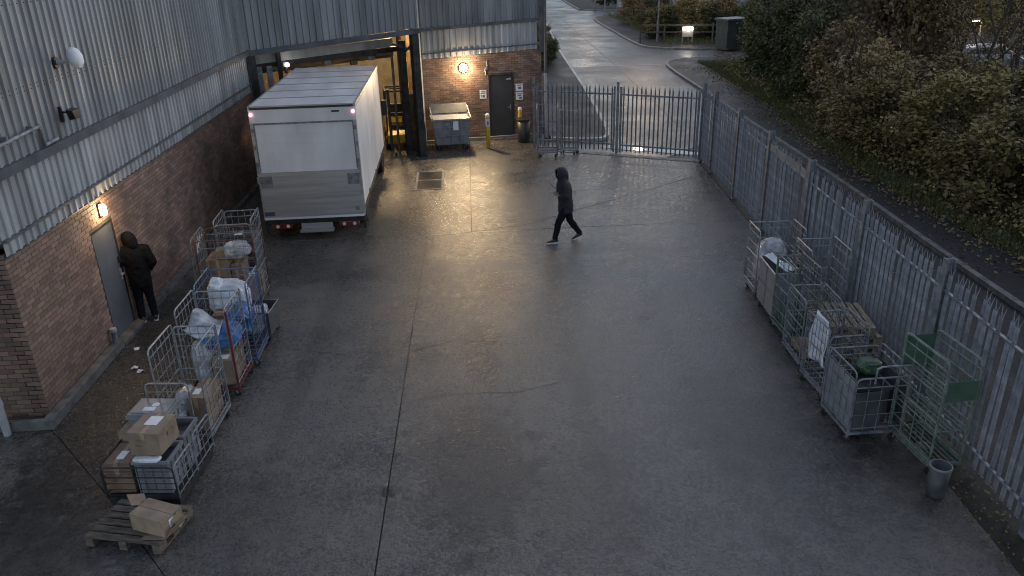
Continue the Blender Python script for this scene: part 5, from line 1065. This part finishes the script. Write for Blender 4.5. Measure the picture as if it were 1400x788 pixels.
blades('grass', np.stack([x_, y_, np.full(9000, .12)], 1)[kp], .25, LF_GRASS, 'grass verge beside the warehouse corner')
def litter(name, x, y, z, size, label, m=LF_BROWN):
    p = np.stack([x, y, z], 1); o = bpy.data.objects.new(name, leaves_mesh(name, p, size, m, rs)); COL.objects.link(o); return tag(o, label, 'leaves', kind='stuff')
y_ = rs.uniform(8, 44, 9000); x_ = path_edge(y_)+rs.normal(.3, .55, 9000)*1.0
litter('fallen_leaves', x_, y_, np.where(x_ < path_edge(y_), .097, .11)+rs.uniform(0, .03, 9000), .09, 'fallen leaves strewn along the footpath edge')
y_ = rs.uniform(5.5, 10, 420); x_ = np.array([fx(v) for v in y_])-rs.uniform(-.1, .55, 420)
litter('fallen_leaves', x_, y_, rs.uniform(.02, .035, 420), .045, 'fallen leaves and debris at the foot of the fence')
und = crown_points(1, rs, 1, 1, 1)
y_ = rs.uniform(9, 45, 42000); x_ = path_edge(y_)+.35+rs.uniform(0, 1, 42000)**.8*4.5
hgt = .35+.35*np.sin(x_*2.1+1)*np.sin(y_*1.7)+.25*np.sin(y_*.9+x_)
litter('undergrowth', x_, y_, .08+np.abs(hgt)*rs.uniform(0, 1.2, 42000), .11, 'low leafy undergrowth covering the bank', LF_OLIVE)

# ------------------------------------------------------------------ beyond the road
t = thing('utility_kiosk', 'dark green utility kiosk with pitched roof among the shrubs', 'kiosk', (16.6, 51.9, .06), rad(20)); MB().box(-.75, .75, -.6, .6, 0, 1.75).build('body', mat('kiosk_green', (.045, .05, .045), .6), t); MB().prism([(-.85, -.7), (.85, -.7), (.85, .7), (-.85, .7)], 1.752, 1.86).build('roof', M_TRIM, t); MB().box(-.02, .02, -.62, -.602, .1, 1.7).build('door_seam', M_BLACK, t)
t = thing('notice_board', 'small board on two legs with bright lamps beside the side road', 'sign', (14.6, 54.9, .08), rad(-6)); MB().box(-.36, .36, -.02, .02, .45, 1.12).build('board', M_RENDER, t)
for x in (-.33, .33): MB().box(x-.03, x+.03, .021, .06, 0, 1.12).build('leg', M_RENDER, t)
for x, r in ((-.30, .07), (.02, .13), (.30, .06)): MB().lathe([(.0, -r*.7), (r*.8, -r*.4), (r, 0), (r*.8, r*.4), (.0, r*.7)], 12, Matrix.Translation((x, -.06, .98)), cap=False).build('lamp', M_LAMPW, t, smooth=True)
t = thing('rail_fence', 'low wooden rail fence in front of the far hedge', 'fence', (14.0, 55.6, .08), rad(-14))
for k in range(7): MB().box(k*1.6-2.4-.05, k*1.6-2.4+.05, -.05, .05, 0, 1.25).build('post', M_WOOD, t)
for z in (.7, 1.15): MB().box(-2.4, 7.2, .051, .09, z-.05, z+.05).build('rail', M_WOOD, t)
def lamp_post(label, x, y, h, rz, arm=.9, m=M_LAMPS, light=0.):
    t = thing('street_lamp', label, 'street lamp', (x, y, .05), rz, 'street lamps'); MB().tube((0, 0, 0), (0, 0, 1.2), .085, 10).tube((0, 0, 1.2), (0, 0, h), .055, 10, .04).build('column', M_GALVD, t); MB().tube((0, 0, h-.03), (arm, 0, h+.12), .03, 8).build('arm', M_GALVD, t)
    hd_ = MB().box(arm-.1, arm+.5, -.13, .13, h+.08, h+.18).build('head', M_GALVD, t, bevel=.03); MB().box(arm, arm+.42, -.10, .10, h+.05, h+.078).build('lens', m, hd_)
    if light:
        l = bpy.data.lights.new('street_lamp_glow', 'POINT'); l.energy = light; l.color = (1, .72, .48); l.shadow_soft_size = .25; o = bpy.data.objects.new('street_lamp_glow', l); COL.objects.link(o); o.parent = t; o.location = (arm+.2, 0, h-.18)
lamp_post('street lamp column standing behind the side road kerb', 12.95, 56.6, 8.0, rad(190), light=260)
lamp_post('street lamp column further along the road beyond the hedge', 13.1, 86.5, 8.0, rad(180), light=110)
t = thing('road_sign', 'double road name plate on a post at the far junction', 'sign', (13.5, 82.6, .08), rad(10)); MB().box(-.05, .05, -.05, .05, 0, 1.5).build('post', M_GALVD, t); MB().box(-1.0, -.1, -.08, -.05, 1.2, 1.45).box(.1, 1.0, -.08, -.05, 1.2, 1.45).build('plate', M_LABEL, t)
t = thing('far_warehouse', 'pale grey warehouse beyond the far hedge', 'building', (16.0, 90, 0), rad(-24)); MB().box(0, 46, 0, 14, 0, 7).build('wall', M_CLADLO, t); MB().box(-.5, 46.5, -.5, 14.5, 7, 7.4).build('roof', M_TRIM, t)
for k in range(9): MB().box(k*5+.0, k*5+.12, -.06, -.001, 0, 7).build('pilaster', M_CLAD, t)
d = MB().box(1.2, 3.4, -.08, -.002, 0, 4).build('door', M_TRIM, t); MB().box(1.0, 1.2, -.12, -.002, 0, 4.1).box(3.4, 3.6, -.12, -.002, 0, 4.1).build('frame', M_RENDER, d)
# car park: two cars and lamps behind the trees
def car(label, x, y, rz, m):
    t = thing('parked_car', label, 'car', (x, y, .102), rz, 'cars in the car park beyond the trees')
    prof = [(-2.05, .35), (-2.1, .62), (-2.02, .88), (-1.75, .95), (-1.35, 1.36), (-.6, 1.47), (.25, 1.44), (1.05, .98), (1.85, .84), (2.1, .66), (2.12, .35)]
    rings = []
    for yv, sc_, dz in ((-.86, .0, 0), (-.84, 1, 0), (-.62, 1, .0), (.62, 1, 0), (.84, 1, 0), (.86, .0, 0)):
        rings.append([Vector((px*(.985 if abs(yv) > .8 else 1), yv if pz < 1.0 else yv*(.80 if abs(yv) > .8 else 1), pz if sc_ else min(pz, .8) if False else pz)) for px, pz in prof])
    b = MB().loft(rings[1:5]).build('body', m, t, bevel=.03)
    for s in (-1, 1):
        g = MB(); g.add([(-1.28, s*.80, 1.0), (.85, s*.80, 1.0), (.2, s*.70, 1.38), (-.6, s*.70, 1.40), (-1.15, s*.72, 1.30)], [(0, 1, 2, 3, 4)]); g.v = [(a_, b_+s*.02, c_) for a_, b_, c_ in g.v]; g.build('window', M_GLASS, t)
        MB().box(2.0, 2.13, s*.62-.18, s*.62+.18, .62, .76).build('headlight', M_CLEARLENS, t, bevel=.02); MB().box(-2.12, -2.0, s*.66-.14, s*.66+.14, .68, .86).build('tail_light', M_REDLENS, t, bevel=.02); MB().box(.55, .75, s*.95-.08, s*.95+.08, .95, 1.08).build('mirror', m, t, bevel=.02)
        for px in (-1.3, 1.35):
            w_ = MB().lathe([(.2, -.1), (.31, -.1), (.31, .1), (.2, .1)], 18, Matrix.Translation((px, s*.78, .31)) @ Matrix.Rotation(HP, 4, 'X')).build('wheel', M_RUBBER, t); MB().lathe([(.2, -.085), (.2, .085), (.05, .09)], 14, Matrix.Translation((px, s*.78, .31)) @ Matrix.Rotation(HP*s, 4, 'X')).build('rim', M_GALV, w_)
    MB().add([(1.08, -.62, 1.0), (1.08, .62, 1.0), (.30, .58, 1.43), (.30, -.58, 1.43)], [(0, 1, 2, 3)]).build('windscreen', M_GLASS, t).location = (.02, 0, .02)
    MB().add([(-1.80, -.62, .98), (-1.80, .62, .98), (-1.36, .58, 1.36), (-1.36, -.58, 1.36)], [(3, 2, 1, 0)]).build('rear_window', M_GLASS, t).location = (-.02, 0, .02)
car('silver car parked beyond the bare trees', 25.0, 37.8, rad(-28), M_SILVER)
car('dark car parked further back in the car park', 30.5, 41.5, rad(-25), mat('dark_car_paint', (.03, .035, .05), .25, .3, .05, 3., coat=.8))
lamp_post('car park lamp with a warm head seen through bare branches', 29.3, 46.2, 1.75, rad(200), .35, M_LAMPS)
lamp_post('car park lamp nearer the top edge, seen through shrubs', 26.9, 46.2, 2.15, rad(200), .35, M_LAMPS)
t = thing('low_light', 'small lit bollard light below the car park lamp', 'lamp', (26.5, 45.6, .1)); MB().tube((0, 0, 0), (0, 0, 1.4), .05, 8).build('post', M_BLACK, t); MB().lathe([(.0, 1.4), (.10, 1.43), (.12, 1.52), (.0, 1.58)], 12).build('lens', M_LAMPS, t)
t = thing('low_building', 'low pinkish building at the edge of the car park', 'building', (44, 60, 0), rad(-25)); MB().box(-8, 8, 0, 8, 0, 3.2).build('wall', mat('pink_render', (.16, .12, .11), .85), t); MB().box(-8.3, 8.3, -.3, 8.3, 3.2, 3.5).build('roof', M_TRIM, t)
for k in range(6): 
    w_ = MB().box(-7+k*2.4, -5.6+k*2.4, -.03, -.001, 1.0, 2.2).build('window', M_GLASS, t); MB().box(-7.1+k*2.4, -5.5+k*2.4, -.10, -.032, .9, .98).build('sill', M_CONC, w_)
